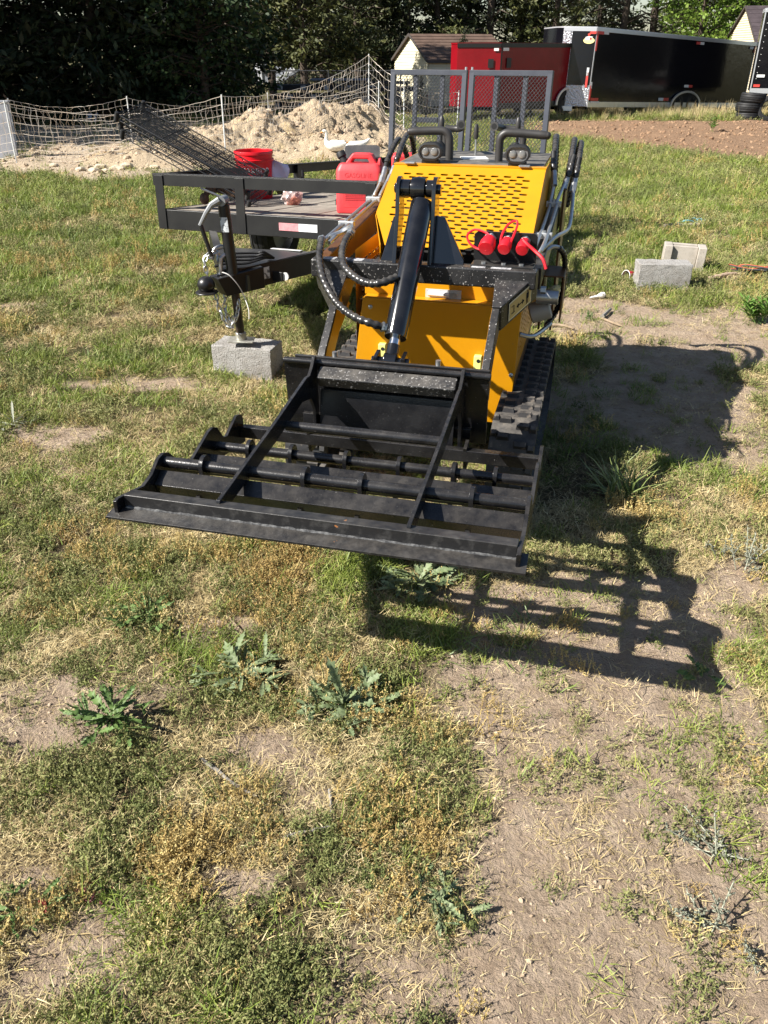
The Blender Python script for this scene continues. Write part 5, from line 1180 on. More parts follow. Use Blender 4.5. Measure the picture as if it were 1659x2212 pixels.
# ------------------------------------------------------------------ enclosed cargo trailers
SILV = M('aluminium_trim', (.62, .63, .65), .35, .7); TREAD = bpy.data.materials.new('diamond_plate'); g = G(TREAD); g.set(.3, .8, .5)
ck = g.N('ShaderNodeTexVoronoi'); ck.inputs['Scale'].default_value = 26; g.L(g.co(), ck.inputs['Vector']); g.base(g.mix(g.ramp(ck.outputs['Distance'], .2, .5), (.75, .76, .78), (.42, .43, .45))); g.bump(ck.outputs['Distance'], .7, .02)
def cargo(nm, label, o, u, L, Wd, nose, z0, z1, skin, trim, plate, wheels, fender=True, draw=True):
    o = Vector(o); u = Vector((u[0], u[1], 0)).normalized(); wv = Vector((-u.y, u.x, 0)); zu = Vector((0, 0, 1))
    rt = root(nm, label, 'cargo trailer', (o + u * L * .5 + wv * Wd * .5)); POS[rt.name] = o + u * L * .5 + wv * Wd * .5
    P = lambda a, b, c: o + u * a + wv * b + zu * c
    FP = [(0, 0), (L, 0), (L, Wd), (0, Wd), (-nose, Wd * .5 + .12), (-nose, Wd * .5 - .12)]
    m = MB(); m.prism([P(a, b, z0) for a, b in FP], (0, 0, z1 - z0)); body = m.obj('trailer_body', skin, rt, .01)
    m = MB(); m.prism([P(a - (.01 if a < 0 else 0), b, z1 + .001) for a, b in FP], (0, 0, .03)); m.obj('roof_sheet', SILV if trim is SILV else skin, rt)
    def strip(a, b, c0, c1, out, mat, name):
        A, B = P(*a, c0), P(*b, c0); d = (B - A).normalized(); nn = Vector((d.y, -d.x, 0)) * out
        m = MB(); m.prism([A + nn * .1, B + nn * .1, B + nn * .1 + zu * (c1 - c0), A + nn * .1 + zu * (c1 - c0)], nn); m.obj(name, mat, rt, .002)
    strip((0, 0), (L, 0), z1 - .075, z1 + .02, .018, trim, 'top_trim'); strip((0, 0), (L, 0), z0 - .05, z0 + .085, .018, trim, 'bottom_trim')
    nt_ = (-nose, Wd * .5 - .12)
    strip(nt_, (0, 0), z1 - .075, z1 + .02, .018, trim, 'top_trim')
    for a in ((0.0, 0), (L - .03, 0)): strip(a, (a[0] + .035, 0), z0 + .086, z1 - .077, .014, trim, 'corner_trim')
    if plate:
        strip(nt_, (0, 0), z0 - .04, z0 + .48, .010, TREAD, 'stone_guard'); k = .28; strip(nt_, (nt_[0] + nose * k, nt_[1] * (1 - k)), z0 + .482, z1 - .08, .010, TREAD, 'nose_guard')
        k2 = .55; strip(nt_, (nt_[0] + nose * k2, nt_[1] * (1 - k2)), z0 - .16, z0 - .042, .05, SILV, 'tongue_step')
    for i, a in enumerate(wheels):
        for b in (.07, Wd - .16): c = P(a, b, 0); wheel(rt, (c.x, c.y, z0 + .03 if fender else Z(c.x, c.y) + .33), wv * (-1 if b < 1 else 1), .32, .22, RIMW, 'wheel_tyre', 20)
    if fender and wheels:
        ca = sum(wheels) / len(wheels); hwid = (wheels[-1] - wheels[0]) / 2; pr = []
        for rad in (.46, .40):
            arc = [(ca + (hwid + rad * 1.0) * math.cos(t), z0 - .02 + rad * .95 * math.sin(t)) for t in [math.pi * i / 14 for i in range(15)]]; pr.append(arc)
        pts = pr[0] + pr[1][::-1]; m = MB(); m.prism([P(a, -.04, c) for a, c in pts], -wv * -.0 + wv * -.04 + wv * .0); m.obj('fender', SILV, rt)
        m = MB(); m.prism([P(a, .012 - .02, c) for a, c in [(ca + (hwid + .43) * math.cos(t), z0 - .02 + .41 * math.sin(t)) for t in [math.pi * i / 14 for i in range(15)]]], wv * -.004); m.obj('wheel_well', DARK, rt)
    m = MB(); de = -nose - 1.1 if draw else .5; m.bar(P(.1, Wd * .5, z0 - .09), P(de, Wd * .5, z0 - .09), .12, .11); m.cyl(P(de + .2, Wd * .5, z0 - .45), P(de + .2, Wd * .5, z0 + (.3 if draw else -.1)), .035, 10); m.obj('drawbar', TRBLK, rt, .004)
    m = MB(); m.box(P(L * .5, Wd * .5, z0 - .09), (.1, .1, .1)); 
    for a in (.2, L - .2): m.bar(P(a, .1, z0 - .07), P(a, Wd - .1, z0 - .07), .08, .1)
    m.obj('chassis', TRBLK, rt)
    def mark(a, c, dw, dh, mat, name, onnose=False):
        if onnose:
            k = a; A = P(nt_[0] + nose * k, nt_[1] * (1 - k), c); d = (P(0, 0, 0) - P(*nt_, 0)).normalized()
        else: A = P(a, 0, c); d = u
        nn = Vector((d.y, -d.x, 0)); m = MB(); m.prism([A + nn * .022, A + d * dw + nn * .022, A + d * dw + nn * .022 + zu * dh, A + nn * .022 + zu * dh], nn * .008); m.obj(name, mat, rt)
    return rt, mark, P
BSK = M('black_gloss_skin', (.004, .004, .006), .16, 0, .32, (.005, .005, .007), 1.5, bump=.2, bscale=.9, bdist=.05)
co = Vector((5.60, 24.9, 0)); ud = Vector((6.6, 5.7, 0))
bt_, mk, PB = cargo('cargo_trailer', 'large black enclosed cargo trailer with silver trim and diamond plate nose', co, ud, 8.7, 1.8, .40, .23, 2.06, BSK, SILV, True, [4.55, 5.35])
for a, c, dw, dh, mt, on in ((.02, 2.46, .28, .07, TAPER, 0), (.30, 2.47, .22, .06, TAPEW, 0), (.02, 2.0, .05, .40, TAPER, 0), (.02, .62, .06, .35, TAPER, 0), (.03, .95, .05, .16, TAPEW, 0), (.10, .60, .34, .07, TAPER, 0), (.10, .52, .40, .055, TAPEW, 0), (3.7, .62, .3, .08, TAPER, 0), (3.45, .62, .26, .08, TAPEW, 0), (5.0, 2.42, .22, .07, TAPER, 0), (5.22, 2.42, .22, .07, TAPEW, 0), (4.75, 1.06, .25, .07, TAPEW, 0), (5.0, 1.06, .22, .07, TAPER, 0), (8.3, 2.42, .22, .07, TAPEW, 0), (8.6, 2.3, .07, .2, TAPER, 0), (.86, .98, .06, .36, TAPER, 1), (.86, 1.3, .06, .2, TAPEW, 1), (.82, 2.46, .16, .06, TAPER, 1)):
    c = .23 + (c - .47) * .851
    mk(a, c, dw, dh, mt, 'reflective_mark', on)
nrm_ = Vector(((PB(0, 0, 0) - PB(-.40, .78, 0)).normalized().y, -(PB(0, 0, 0) - PB(-.40, .78, 0)).normalized().x, 0)); dd_ = (PB(0, 0, 0) - PB(-.40, .78, 0)).normalized()
c = PB(0, 0, 1.77) - dd_ * .17 + nrm_ * .02
MB().prism([c + dd_ * .15 * math.cos(t) + Vector((0, 0, .075 * math.sin(t))) for t in [2 * math.pi * i / 20 for i in range(20)]], nrm_ * .004).obj('oval_emblem', M('emblem_yellow', (.75, .66, .28), .5), bt_)
c2 = c + nrm_ * .005; m = MB(); m.prism([c2 + dd_ * a + Vector((0, 0, b)) for a, b in ((-.09, .01), (.06, .01), (.09, .09), (-.02, .10), (-.10, .08))], nrm_ * .003); m.obj('emblem_wagon', WHITE, bt_)
c2 = c + nrm_ * .009; m = MB(); m.prism([c2 + dd_ * a + Vector((0, 0, b)) for a, b in ((.01, .02), (.06, .02), (.07, .07), (.02, .075))], nrm_ * .003); m.prism([c2 + dd_ * a + Vector((0, 0, b)) for a, b in ((-.03, .10), (.0, .10), (.04, .17), (.0, .18), (-.05, .15))], nrm_ * .003); m.obj('emblem_figure', M('emblem_red', (.55, .05, .03), .5), bt_)
_un = ud.normalized(); bt_.rotation_euler = Matrix.Rotation(.038, 3, Vector((-_un.y, _un.x, 0))).to_euler()
RSK = M('red_gloss_skin', (.20, .005, .010), .22, 0, .35, (.16, .004, .008), 2, bump=.1, bscale=1.2, bdist=.04)  # red darkened so the colour carries the shade of the trees
ro_ = at(1050, 250); ro_ = Vector((2.98, 23.6, 0))
rt2, mk2, PR = cargo('cargo_trailer', 'shaded red enclosed cargo trailer behind the ramp gate', ro_, (6.6, 5.0), 5.2, 1.9, .75, .42, 1.85, RSK, M('black_trim', (.01, .01, .01), .3), False, [2.6])
mk2(.05, 1.70, .2, .07, WHITE, 'marker_lamp'); mk2(.20, 1.32, .16, .22, M('vent_black', (.012, .012, .012), .4), 'side_vent'); mk2(.72, 1.32, .14, .2, M('vent_black', (.012, .012, .012), .4), 'side_vent', True); mk2(.84, 1.70, .12, .06, WHITE, 'marker_lamp', True)
bo = at(1602, 246); u3 = Vector((.9, -.41, 0))
rt3, mk3, PC = cargo('cargo_trailer', 'black enclosed cargo trailer with rivets cut off by the right edge', (bo.x + .1, bo.y, 0), u3, 6.0, 2.2, .1, .62, 2.75, BSK, SILV, False, [3.4, 4.2], draw=False)
for i in range(12):
    for a in (.12, .55, 1.0):
        p = PC(a, -.003, .8 + i * .16); MB().ball(p, .011, (1, 1, 1), 6).obj('rivet', WHITE, rt3)
mk3(.08, .74, .18, .07, TAPER, 'tail_lamp'); mk3(.12, 1.0, .22, .07, WHITE, 'marker_lamp')
# stacked tyres
def tyre(label, loc, ax, r=.33, wd=.24):
    m = MB(); h = wd / 2; m.lathe((0, 0, 0), ax, [(r * .60, -h * .7), (r * .64, -h * .98), (r * .80, -h), (r * .94, -h * .9), (r, -h * .62), (r * .97, -h * .5), (r, -h * .4), (r, -h * .08), (r * .97, 0), (r, h * .08), (r, h * .4), (r * .97, h * .5), (r, h * .62), (r * .94, h * .9), (r * .80, h), (r * .64, h * .98), (r * .60, h * .7), (r * .62, h * .6), (r * .85, h * .5), (r * .85, -h * .5), (r * .62, -h * .6), (r * .60, -h * .7)], 30, False)
    o = m.obj('old_tyre', RUBBER, None, 0, 40, org=(0, 0, 0)); o.location = loc; return tag(o, label, 'tyre', 'old tyres piled beside the cargo trailers')
tp_ = at(1612, 262); zt0 = Z(tp_.x, tp_.y)
for i, lb in enumerate(('old black tyre at the bottom of the pile by the cargo trailers', 'old black tyre in the middle of the pile by the cargo trailers', 'old black tyre on top of the pile by the cargo trailers')):
    tyre(lb, (tp_.x + (.0, -.02, .06)[i], tp_.y, zt0 + .12 + .235 * i), (.03 * i, 0, 1))
tyre('old black tyre leaning upright against the tyre pile', (tp_.x + .46, tp_.y - .22, zt0 + .33), (-.25, -1, .18))
# ------------------------------------------------------------------ sheds and houses
def house(nm, label, o, ang, G_, Lr, ze, zr, wallc, roofc, zb=-.1, cat='shed', trimc=(.55, .53, .48)):
    r = Vector((math.cos(ang), math.sin(ang), 0)); gv = Vector((-math.sin(ang), math.cos(ang), 0)); o = Vector(o); zu = Vector((0, 0, 1))
    rt = root(nm, label, cat, o + r * Lr / 2 + gv * G_ / 2); POS[rt.name] = o + r * Lr / 2 + gv * G_ / 2
    P = lambda a, b, c: o + r * a + gv * b + zu * c
    wm = M(nm + '_siding', wallc, .6, 0, .3, tuple(v * .9 for v in wallc), 3)
    m = MB(); m.prism([P(.02, .02, zb), P(.02, G_ - .02, zb), P(.02, G_ - .02, ze), P(.02, G_ / 2, zr - .03), P(.02, .02, ze)], r * (Lr - .04)); m.obj('wall', wm, rt)
    n = int((zr - zb) / .085); m = MB()
    for i in range(n):                       # lap boards, each proud at its foot
        z0, z1 = zb + (zr - zb) * i / n, zb + (zr - zb) * (i + 1) / n
        def hwid(z): return G_ / 2 if z <= ze else G_ / 2 * max(0, (zr - z)) / (zr - ze)
        a0, a1 = hwid(z0), hwid(z1)
        if a0 > .03: m.add([P(-.018, G_ / 2 - a0, z0), P(-.018, G_ / 2 + a0, z0), P(.004, G_ / 2 + a1, z1), P(.004, G_ / 2 - a1, z1), P(.01, G_ / 2 - a0, z0), P(.01, G_ / 2 + a0, z0)], [(0, 1, 2, 3), (0, 4, 5, 1)])
        if z1 <= ze + .01: m.add([P(0, -.018, z0), P(Lr, -.018, z0), P(Lr, .004, z1), P(0, .004, z1), P(0, .01, z0), P(Lr, .01, z0)], [(3, 2, 1, 0), (1, 5, 4, 0)])
    o_ = m.obj('lap_siding', wm, rt, 0, 0)
    rm = M(nm + '_shingles', roofc, .9, 0, .2, tuple(v * .7 for v in roofc), 2.5, c3=tuple(v * 1.4 for v in roofc), n3=14, bump=.5, bscale=20, bdist=.02)
    ov = .10; sl = (zr - ze) / (G_ / 2)
    for sgn in (0, 1):
        m = MB(); e = -ov if sgn == 0 else G_ + ov; k = 9
        for i in range(k):
            f0_, f1_ = i / k, (i + 1) / k; b0_, b1_ = e + (G_ / 2 - e) * f0_, e + (G_ / 2 - e) * f1_; zz = lambda b: zr - sl * abs(G_ / 2 - b)
            m.add([P(-ov, b0_, zz(b0_) + .035), P(Lr + ov, b0_, zz(b0_) + .035), P(Lr + ov, b1_, zz(b1_) + .018), P(-ov, b1_, zz(b1_) + .018), P(-ov, b0_, zz(b0_) - .02), P(Lr + ov, b0_, zz(b0_) - .02), P(Lr + ov, b1_, zz(b1_) - .02), P(-ov, b1_, zz(b1_) - .02)], [(0, 1, 2, 3), (4, 7, 6, 5), (0, 4, 5, 1), (1, 5, 6, 2), (2, 6, 7, 3), (3, 7, 4, 0)])
        m.obj('roof_slope', rm, rt, 0, 0)
    m = MB()
    for s, b in ((0, -ov), (1, G_ + ov)): m.bar(P(-ov - .01, b, ze - sl * ov + .0), P(-ov - .01, G_ / 2, zr), .02, .08)
    m.bar(P(-ov, -ov - .012, ze - sl * ov - .02), P(Lr + ov, -ov - .012, ze - sl * ov - .02), .02, .07); m.obj('fascia', M('fascia_dark', (.06, .05, .045), .6), rt)
    return rt, P
ho = aty(925, 175, 31.5); house('garden_shed', 'small cream lap-sided shed with brown shingle roof behind the red trailer', (ho.x, 31.5, 0), R(18), 3.6, 3.0, 1.42, 2.19, (.72, .66, .47), (.125, .082, .062))
ho = aty(1655, 175, 37.0); house('cream_house', 'cream sided house with dark roof glimpsed between the two black trailers', (ho.x - .6, 37.0, 0), R(-8), 6, 6.5, 1.9, 3.3, (.66, .56, .40), (.07, .055, .06), cat='house')
# pale camper far behind the heap
cpx = aty(590, 200, 44); rt = root('white_camper', 'white camper parked far behind the dirt heap under the trees', 'camper', (cpx.x, 44, 0)); POS[rt.name] = Vector((cpx.x, 44, 0)); x = cpx.x
WHC = M('camper_white', (.70, .71, .74), .5)
MB().prism([(x - .8, 44, .3), (x + 1.3, 44, .3), (x + 1.3, 44, .75), (x + .6, 44, 1.15), (x - .8, 44, 1.2)], (0, 2.2, 0)).obj('camper_body', M('camper_grey', (.30, .32, .36), .6), rt, .02)
MB().box((x - .62, 43.97, .72), (.30, .04, .9)).obj('corner_panel', WHC, rt, .01); MB().box((x - .15, 43.97, .85), (.45, .03, .35)).obj('window', DARK, rt, .005)
MB().bar((x + .1, 43.9, .35), (x + 1.1, 43.9, .95), .05, .16).obj('white_strut', WHC, rt, .005)
# dark stack with pale block ends
sp = aty(665, 225, 30); rt = root('block_stack', 'dark stack of beams with pale ends behind the dirt heap', 'beam stack', (sp.x, 30, 0)); POS[rt.name] = Vector((sp.x, 30, 0))
DKW = M('dark_beam', (.020, .021, .024), .7); PALE = M('pale_end', (.40, .41, .43), .6)
for k in range(3):
    z = .12 + .26 * k; x0 = sp.x - 1.0 + .06 * k
    MB().box((sp.x + .55, 30.3, z), (3.3, .8, .16)).obj('stack_beam', DKW, rt, .01)
    for i in range(9):
        MB().box((x0 + .38 * i, 29.88, z), (.16, .05, .12)).obj('beam_end', PALE if (i + k) % 2 == 0 else DKW, rt)
MB().box((sp.x + 1.1, 30.3, .86), (2.0, .8, .05)).obj('stack_cover', M('blue_grey_tarp', (.12, .14, .18), .6), rt, .01)
# dark flat trailer frame left of the shed
fp_ = aty(818, 190, 29); rt = root('flat_trailer', 'dark flat car trailer frame parked left of the cream shed', 'flat trailer', (fp_.x, 29, 0)); POS[rt.name] = Vector((fp_.x, 29, 0)); x = fp_.x
m = MB(); m.box((x, 29.5, .62), (2.6, 1.4, .10)); m.box((x - .1, 28.9, .80), (2.2, .06, .05)); m.box((x - .1, 30.1, .80), (2.2, .06, .05))
for i in range(5): m.box((x - 1.1 + .5 * i, 28.9, .72), (.05, .05, .16))
m.obj('trailer_frame', DKW, rt, .005)
for dx in (-.4, .45): wheel(rt, (x + dx, 28.85, Z(x, 29) + .3), (0, -1, 0), .3, .2, RIMW, 'wheel_tyre', 16)
# chain link fence far back
cf = root('chain_link_fence', 'dark chain link fence with top rail far behind the heap', 'fence', (-8, 33, 0)); POS[cf.name] = Vector((-8, 33, 0))
MB().cyl((-15, 33, 1.05), (1, 33.5, 1.05), .022, 6).obj('fence_rail', DKW, cf)
for i in range(7): x = -15 + i * 2.6; MB().cyl((x, 33 + .03 * i, -.1), (x, 33 + .03 * i, 1.08), .03, 6).obj('fence_post', DKW, cf)
m = MB()
for i in range(110):
    x = -15 + i * .145
    m.bar((x, 33, .05), (x + 1.0, 33, 1.03), .004, .006); m.bar((x + 1.0, 33, .05), (x, 33, 1.03), .004, .006)
m.obj('chain_mesh', DKW, cf, 0, 0)
# ------------------------------------------------------------------ trees
def leafmat(name, cols, trans=.15):
    m = bpy.data.materials.new(name); g = G(m); g.set(.6, 0, .3)
    gi = g.N('ShaderNodeNewGeometry').outputs['Random Per Island']; oi = g.N('ShaderNodeObjectInfo').outputs['Random']
    f = g.mul(g.mul(gi, .7), g.mul(oi, .3), 'ADD'); cr = g.N('ShaderNodeValToRGB'); e = cr.color_ramp.elements
    while len(e) < len(cols): e.new(.5)
    for i, c in enumerate(cols): e[i].position = i / (len(cols) - 1); e[i].color = c + (1,)
    g.L(f, cr.inputs[0]); g.base(cr.outputs[0])
    if trans:
        tr = g.N('ShaderNodeBsdfTranslucent'); g.L(cr.outputs[0], tr.inputs[0]); mx_ = g.N('ShaderNodeMixShader'); mx_.inputs[0].default_value = trans
        g.L(g.b.outputs[0], mx_.inputs[1]); g.L(tr.outputs[0], mx_.inputs[2]); g.L(mx_.outputs[0], g.n['Material Output'].inputs[0])
    return m
DKL = leafmat('dark_cedar_leaf', [(.010, .015, .006), (.020, .030, .010), (.034, .046, .016), (.045, .036, .020)], .08)
OLL = leafmat('olive_juniper_leaf', [(.026, .034, .010), (.055, .064, .018), (.085, .090, .028), (.12, .115, .040)], .12)
PNL = leafmat('pine_needle', [(.016, .024, .010), (.034, .044, .018), (.058, .066, .028)], .08)
BRL = leafmat('bright_leaf', [(.09, .16, .02), (.15, .24, .035), (.21, .30, .055), (.26, .33, .08)], .35)
HLL = leafmat('glossy_leaf', [(.010, .022, .006), (.020, .040, .010), (.035, .060, .016)], .08)
BARK = M('bark', (.085, .065, .05), .9, 0, .2, (.05, .038, .03), 6, bump=.6, bscale=14, bdist=.03)
def cards(C, D, ln, wd, rng):
    n = len(C); L = ln * rng.uniform(.6, 1.35, (n, 1)); Wq = wd * rng.uniform(.6, 1.35, (n, 1))
    D = D + rng.normal(0, .55, (n, 3)); D /= np.linalg.norm(D, axis=1, keepdims=True)
    S_ = np.cross(D, rng.normal(0, 1, (n, 3))); S_ /= np.linalg.norm(S_, axis=1, keepdims=True)
    V = np.stack([C - D * L / 2, C + S_ * Wq / 2 - D * L * .05, C + D * L / 2, C - S_ * Wq / 2 - D * L * .05], 1).reshape(-1, 3)
    return V, np.arange(4 * n).reshape(n, 4)
def grow(kindn, seed, Ht, rad, z0, nl, per, ln, wd, mat, droop, prof, trunk_r, limb_r=.03, gapr=.0, flat=1.0):
    rng = np.random.default_rng(seed); tm = MB()
    lean = rng.normal(0, .02, 2); tp = [Vector((lean[0] * z + .10 * math.sin(z * .8 + seed), lean[1] * z, z)) for z in np.linspace(-.15, Ht * .96, 10)]
    tm.tube(tp, [trunk_r * (1 - .93 * (i / 9)) + .008 for i in range(10)], 9)
    C, D = [], []
    for i in range(nl):
        f = (i + rng.random()) / nl; z = z0 + (Ht - z0) * f; R_ = rad * prof(f) * rng.uniform(.65, 1.12); a = rng.uniform(0, 6.283)
        dv = np.array([math.cos(a), math.sin(a), 0]); b = np.array([lean[0] * z, lean[1] * z, z]); tip = b + dv * R_ + np.array([0, 0, droop * R_])
        mid = (b + tip) / 2 + np.array([0, 0, .12 * R_])
        tm.tube([Vector(b), Vector(mid), Vector(tip)], [limb_r * (1 - f * .6), limb_r * .6, limb_r * .2], 4)
        k = max(6, int(per * (R_ / rad) ** 1.2 * rng.uniform(.7, 1.2)))
        t = np.clip(rng.beta(2.0, 1.1, k), .12, 1); base = (1 - t)[:, None] ** 2 * b + 2 * (t * (1 - t))[:, None] * mid + (t ** 2)[:, None] * tip
        sp_ = (.10 + .26 * np.sin(np.pi * np.clip(t, .05, .95)) ** .7)[:, None] * (R_ ** .7) * .52
        off = rng.normal(0, 1, (k, 3)) * sp_ * np.array([1, 1, .55 * flat])
        C.append(base + off); D.append(np.tile(dv * .7 + np.array([0, 0, droop * .8 - .15]), (k, 1)) + off * .5)
    C = np.concatenate(C); D = np.concatenate(D)
    if gapr: C_ = fbm(C[:, 0] * 1 + C[:, 2], C[:, 1] + C[:, 2] * .7, 1.1, 3, seed); C, D = C[C_ > gapr], D[C_ > gapr]
    V, F = cards(C, D, ln, wd, rng)
    t_me, _ = tm.mesh('trunk', BARK, 60, (0, 0, 0)); c_me = npmesh('crown', V, F, mat)
    return t_me, c_me
cone = lambda f: (1 - f) ** .75 * (1 if f > .05 else .8) + .04
dome = lambda f: max(.12, math.sin(math.pi * min(1, (f * .86 + .16))) ** .75)
PROTO = {
    'cedar': [grow('cedar', s, 10.5, 2.9, .25, 150, 115, .30, .10, DKL, -.16, cone, .20) for s in (1, 2)],
    'juniper': [grow('juniper', s, 8.5, 2.0, .9, 120, 95, .24, .085, OLL, .12, cone, .15, gapr=.40) for s in (3, 4, 5)],
    'pine': [grow('pine', s, 12, 2.8, 2.0, 64, 130, .26, .05, PNL, .05, dome, .21, .05, gapr=.43, flat=.7) for s in (6, 7)],
    'leafy': [grow('leafy', s, 8.5, 3.2, .8, 120, 120, .17, .13, BRL, .18, dome, .16, gapr=.36) for s in (8, 9)],
    'holly': [grow('holly', s, 6.5, 2.1, .15, 120, 100, .15, .09, HLL, .0, dome, .12, gapr=.33) for s in (10,)]}
def tree(kd, i, x, y, label, sc=1.0, rz=None, cat='tree', zs=1.0):
    t_me, c_me = PROTO[kd][i % len(PROTO[kd])]
    r = root({'cedar': 'cedar_tree', 'juniper': 'juniper_tree', 'pine': 'pine_tree', 'leafy': 'leafy_tree', 'holly': 'holly_tree'}[kd], label, cat, (x, y, Z(x, y) - .05), rot=(0, 0, rz if rz is not None else (x * 7.3 + y * 3.1) % 6.28)); r.scale = (sc, sc, sc * zs)
    for nm, me in (('trunk', t_me), ('crown', c_me)):
        o = bpy.data.objects.new(nm, me); COL.objects.link(o); o.parent = r
def tx(px, y): return (px - CX) / FPX * (y * math.cos(TH) + .6)
TL = [('cedar', 0, 20, 25, 1.0, 'dark dense cedar at the far left, behind the grey board'), ('cedar', 1, 120, 27, 1.1, 'dark dense cedar behind the sagging netting, second from the left'), ('cedar', 0, 225, 25.5, 1.0, 'dark dense cedar behind the netting, third from the left'),
      ('cedar', 1, 320, 27, 1.05, 'dark dense cedar behind the netting, fourth from the left'), ('holly', 0, 440, 25.5, 1.1, 'dark glossy leafed tree left of the gap with the white camper'), ('cedar', 0, 395, 29, 1.0, 'dark cedar half hidden behind the glossy leafed tree'), ('holly', 0, 505, 28, .95, 'second glossy leafed tree at the edge of the dark trees'),
      ('juniper', 0, 590, 36, 1.1, 'open olive juniper in front of the white camper'), ('juniper', 1, 655, 35, 1.05, 'olive juniper with bare trunk right of the camper'), ('juniper', 2, 715, 37, 1.1, 'dense olive juniper behind the beam stack'), ('juniper', 0, 775, 41, 1.15, 'dense olive juniper left of the cream shed'), ('juniper', 1, 838, 44, 1.15, 'olive juniper touching the shed gable'),
      ('cedar', 1, 700, 44, 1.0, 'dark cedar far behind the olive junipers'), ('cedar', 0, 880, 42, .95, 'dark cedar rising behind the shed gable'), ('juniper', 2, 945, 42, 1.15, 'yellowish juniper above the shed roof'), ('cedar', 1, 1010, 45, .95, 'dark cedar above the far end of the shed roof'), ('pine', 0, 1060, 42, 1.0, 'pine with bare trunk above the red trailer nose'),
      ('juniper', 0, 1120, 43, 1.15, 'olive tree above the red trailer side'), ('juniper', 1, 1190, 42, 1.15, 'olive tree above the gap between red and black trailers'), ('pine', 1, 1235, 46, 1.0, 'dark pine above the black trailer nose'), ('juniper', 2, 1285, 48, 1.2, 'olive tree behind the black trailer front'), ('pine', 0, 1335, 45, 1.0, 'pine with open limbs behind the black trailer middle'),
      ('pine', 1, 1395, 47, 1.05, 'pine with a dark trunk and sky showing through, behind the black trailer'), ('leafy', 0, 1500, 44, .95, 'bright green leafy tree behind the black trailer rear'), ('leafy', 1, 1580, 46, 1.05, 'bright green leafy tree above the trailer rear corner'), ('leafy', 0, 1660, 45, 1.1, 'bright green leafy tree at the right edge'), ('leafy', 1, 1540, 52, 1.15, 'tall leafy tree behind the other bright green trees'),
      ('cedar', 0, 560, 56, 1.0, 'dark cedar far beyond the white camper'), ('cedar', 1, 780, 54, 1.1, 'dark cedar far behind the dense junipers'), ('cedar', 0, 1150, 56, 1.0, 'dark cedar far behind the red trailer'), ('juniper', 1, 1440, 58, 1.0, 'small olive tree far behind the trailer roof')]
for kd, i, px, y, sc, lb in TL: tree(kd, i, tx(px, y), y, lb, sc)
for x, y, sc, lb in ((-11.2, 18.2, 1.0, 'dark cedar outside the frame, closest to the dirt heap'), (-11.8, 21.6, 1.0, 'dark cedar outside the frame, behind the closest one'), (-14.2, 17.9, .95, 'dark cedar outside the frame, nearest the netting'), (-15.5, 21.5, 1.1, 'dark cedar outside the frame, second from the netting'), (-18.5, 24.5, 1.25, 'tall dark cedar outside the frame at the wood edge'), (-20.5, 19.0, 1.15, 'dark cedar outside the frame, behind the nearest one'), (-22, 28, 1.3, 'tallest dark cedar outside the frame'), (-16, 31, 1.2, 'dark cedar behind the far left ones')):
    tree('cedar', int(-x) % 2, x, y, lb, sc)
# upright garden conifers before the shed
for i, (px, y, sc) in enumerate(((908, 27.5, .085), (998, 27, .165), (1012, 28, .14), (880, 28.5, .07))):
    tree('cedar', i, tx(px, y), y, ('small dark conifer at the shed corner', 'slim dark conifer against the shed wall', 'slim dark conifer beside the red trailer nose', 'tiny dark conifer at the foot of the shed gable')[i], sc, cat='shrub', zs=1.35)
# ------------------------------------------------------------------ weeds, sticks and litter on the lawn
WLEAF = {}
def leaf_mesh(name, L, Wd, lobes, mat, seed, curl=.5, jag=.35):
    rr = random.Random(seed); n = 15; V, F = [], []
    for i in range(n):
        f = i / (n - 1); wv = Wd * (.18 + .82 * math.sin(math.pi * min(1, f * .93 + .03)) ** .8) * (f * .8 + .35) * (1 - jag * (i % 2) * (1 if lobes else 0)) * rr.uniform(.85, 1.1)
        if f > .97: wv = Wd * .05
        x = L * f; z = L * (.26 * f - curl * .62 * f * f) + rr.uniform(-.002, .002)
        V += [(x - (.012 if i % 2 else 0), -wv / 2, z + .10 * wv), (x, 0, z - .05 * wv), (x - (.012 if i % 2 else 0), wv / 2, z + .10 * wv)]
    for i in range(n - 1):
        a = 3 * i; F += [(a, a + 1, a + 4, a + 3), (a + 1, a + 2, a + 5, a + 4)]
    me = bpy.data.meshes.new(name); me.from_pydata(V, [], F); me.shade_smooth(); me.materials.append(mat); return me
def lm(name, c1, c2, c3):
    m = bpy.data.materials.new(name); g = G(m); g.set(.55, 0, .35); oi = g.N('ShaderNodeObjectInfo').outputs['Random']
    c = g.mix(oi, c1, c2); c = g.mix(g.ramp(g.noise(60, 3), .5, .7), c, c3); g.base(c)
    tr = g.N('ShaderNodeBsdfTranslucent'); g.L(c, tr.inputs[0]); mx_ = g.N('ShaderNodeMixShader'); mx_.inputs[0].default_value = .15
    g.L(g.b.outputs[0], mx_.inputs[1]); g.L(tr.outputs[0], mx_.inputs[2]); g.L(mx_.outputs[0], g.n['Material Output'].inputs[0]); g.bump(g.noise(120, 3), .3, .003); return m
ROSM = lm('grey_green_leaf', (.12, .165, .072), (.18, .225, .11), (.22, .25, .14)); ROSD = lm('deep_green_leaf', (.07, .125, .03), (.115, .185, .05), (.14, .20, .065)); SILM = lm('silvery_leaf', (.22, .24, .17), (.32, .33, .25), (.40, .39, .31)); BRM = lm('fresh_green_leaf', (.075, .16, .022), (.115, .21, .035), (.14, .23, .05)); REDL = lm('dried_red_leaf', (.12, .03, .035), (.17, .045, .04), (.10, .03, .03))
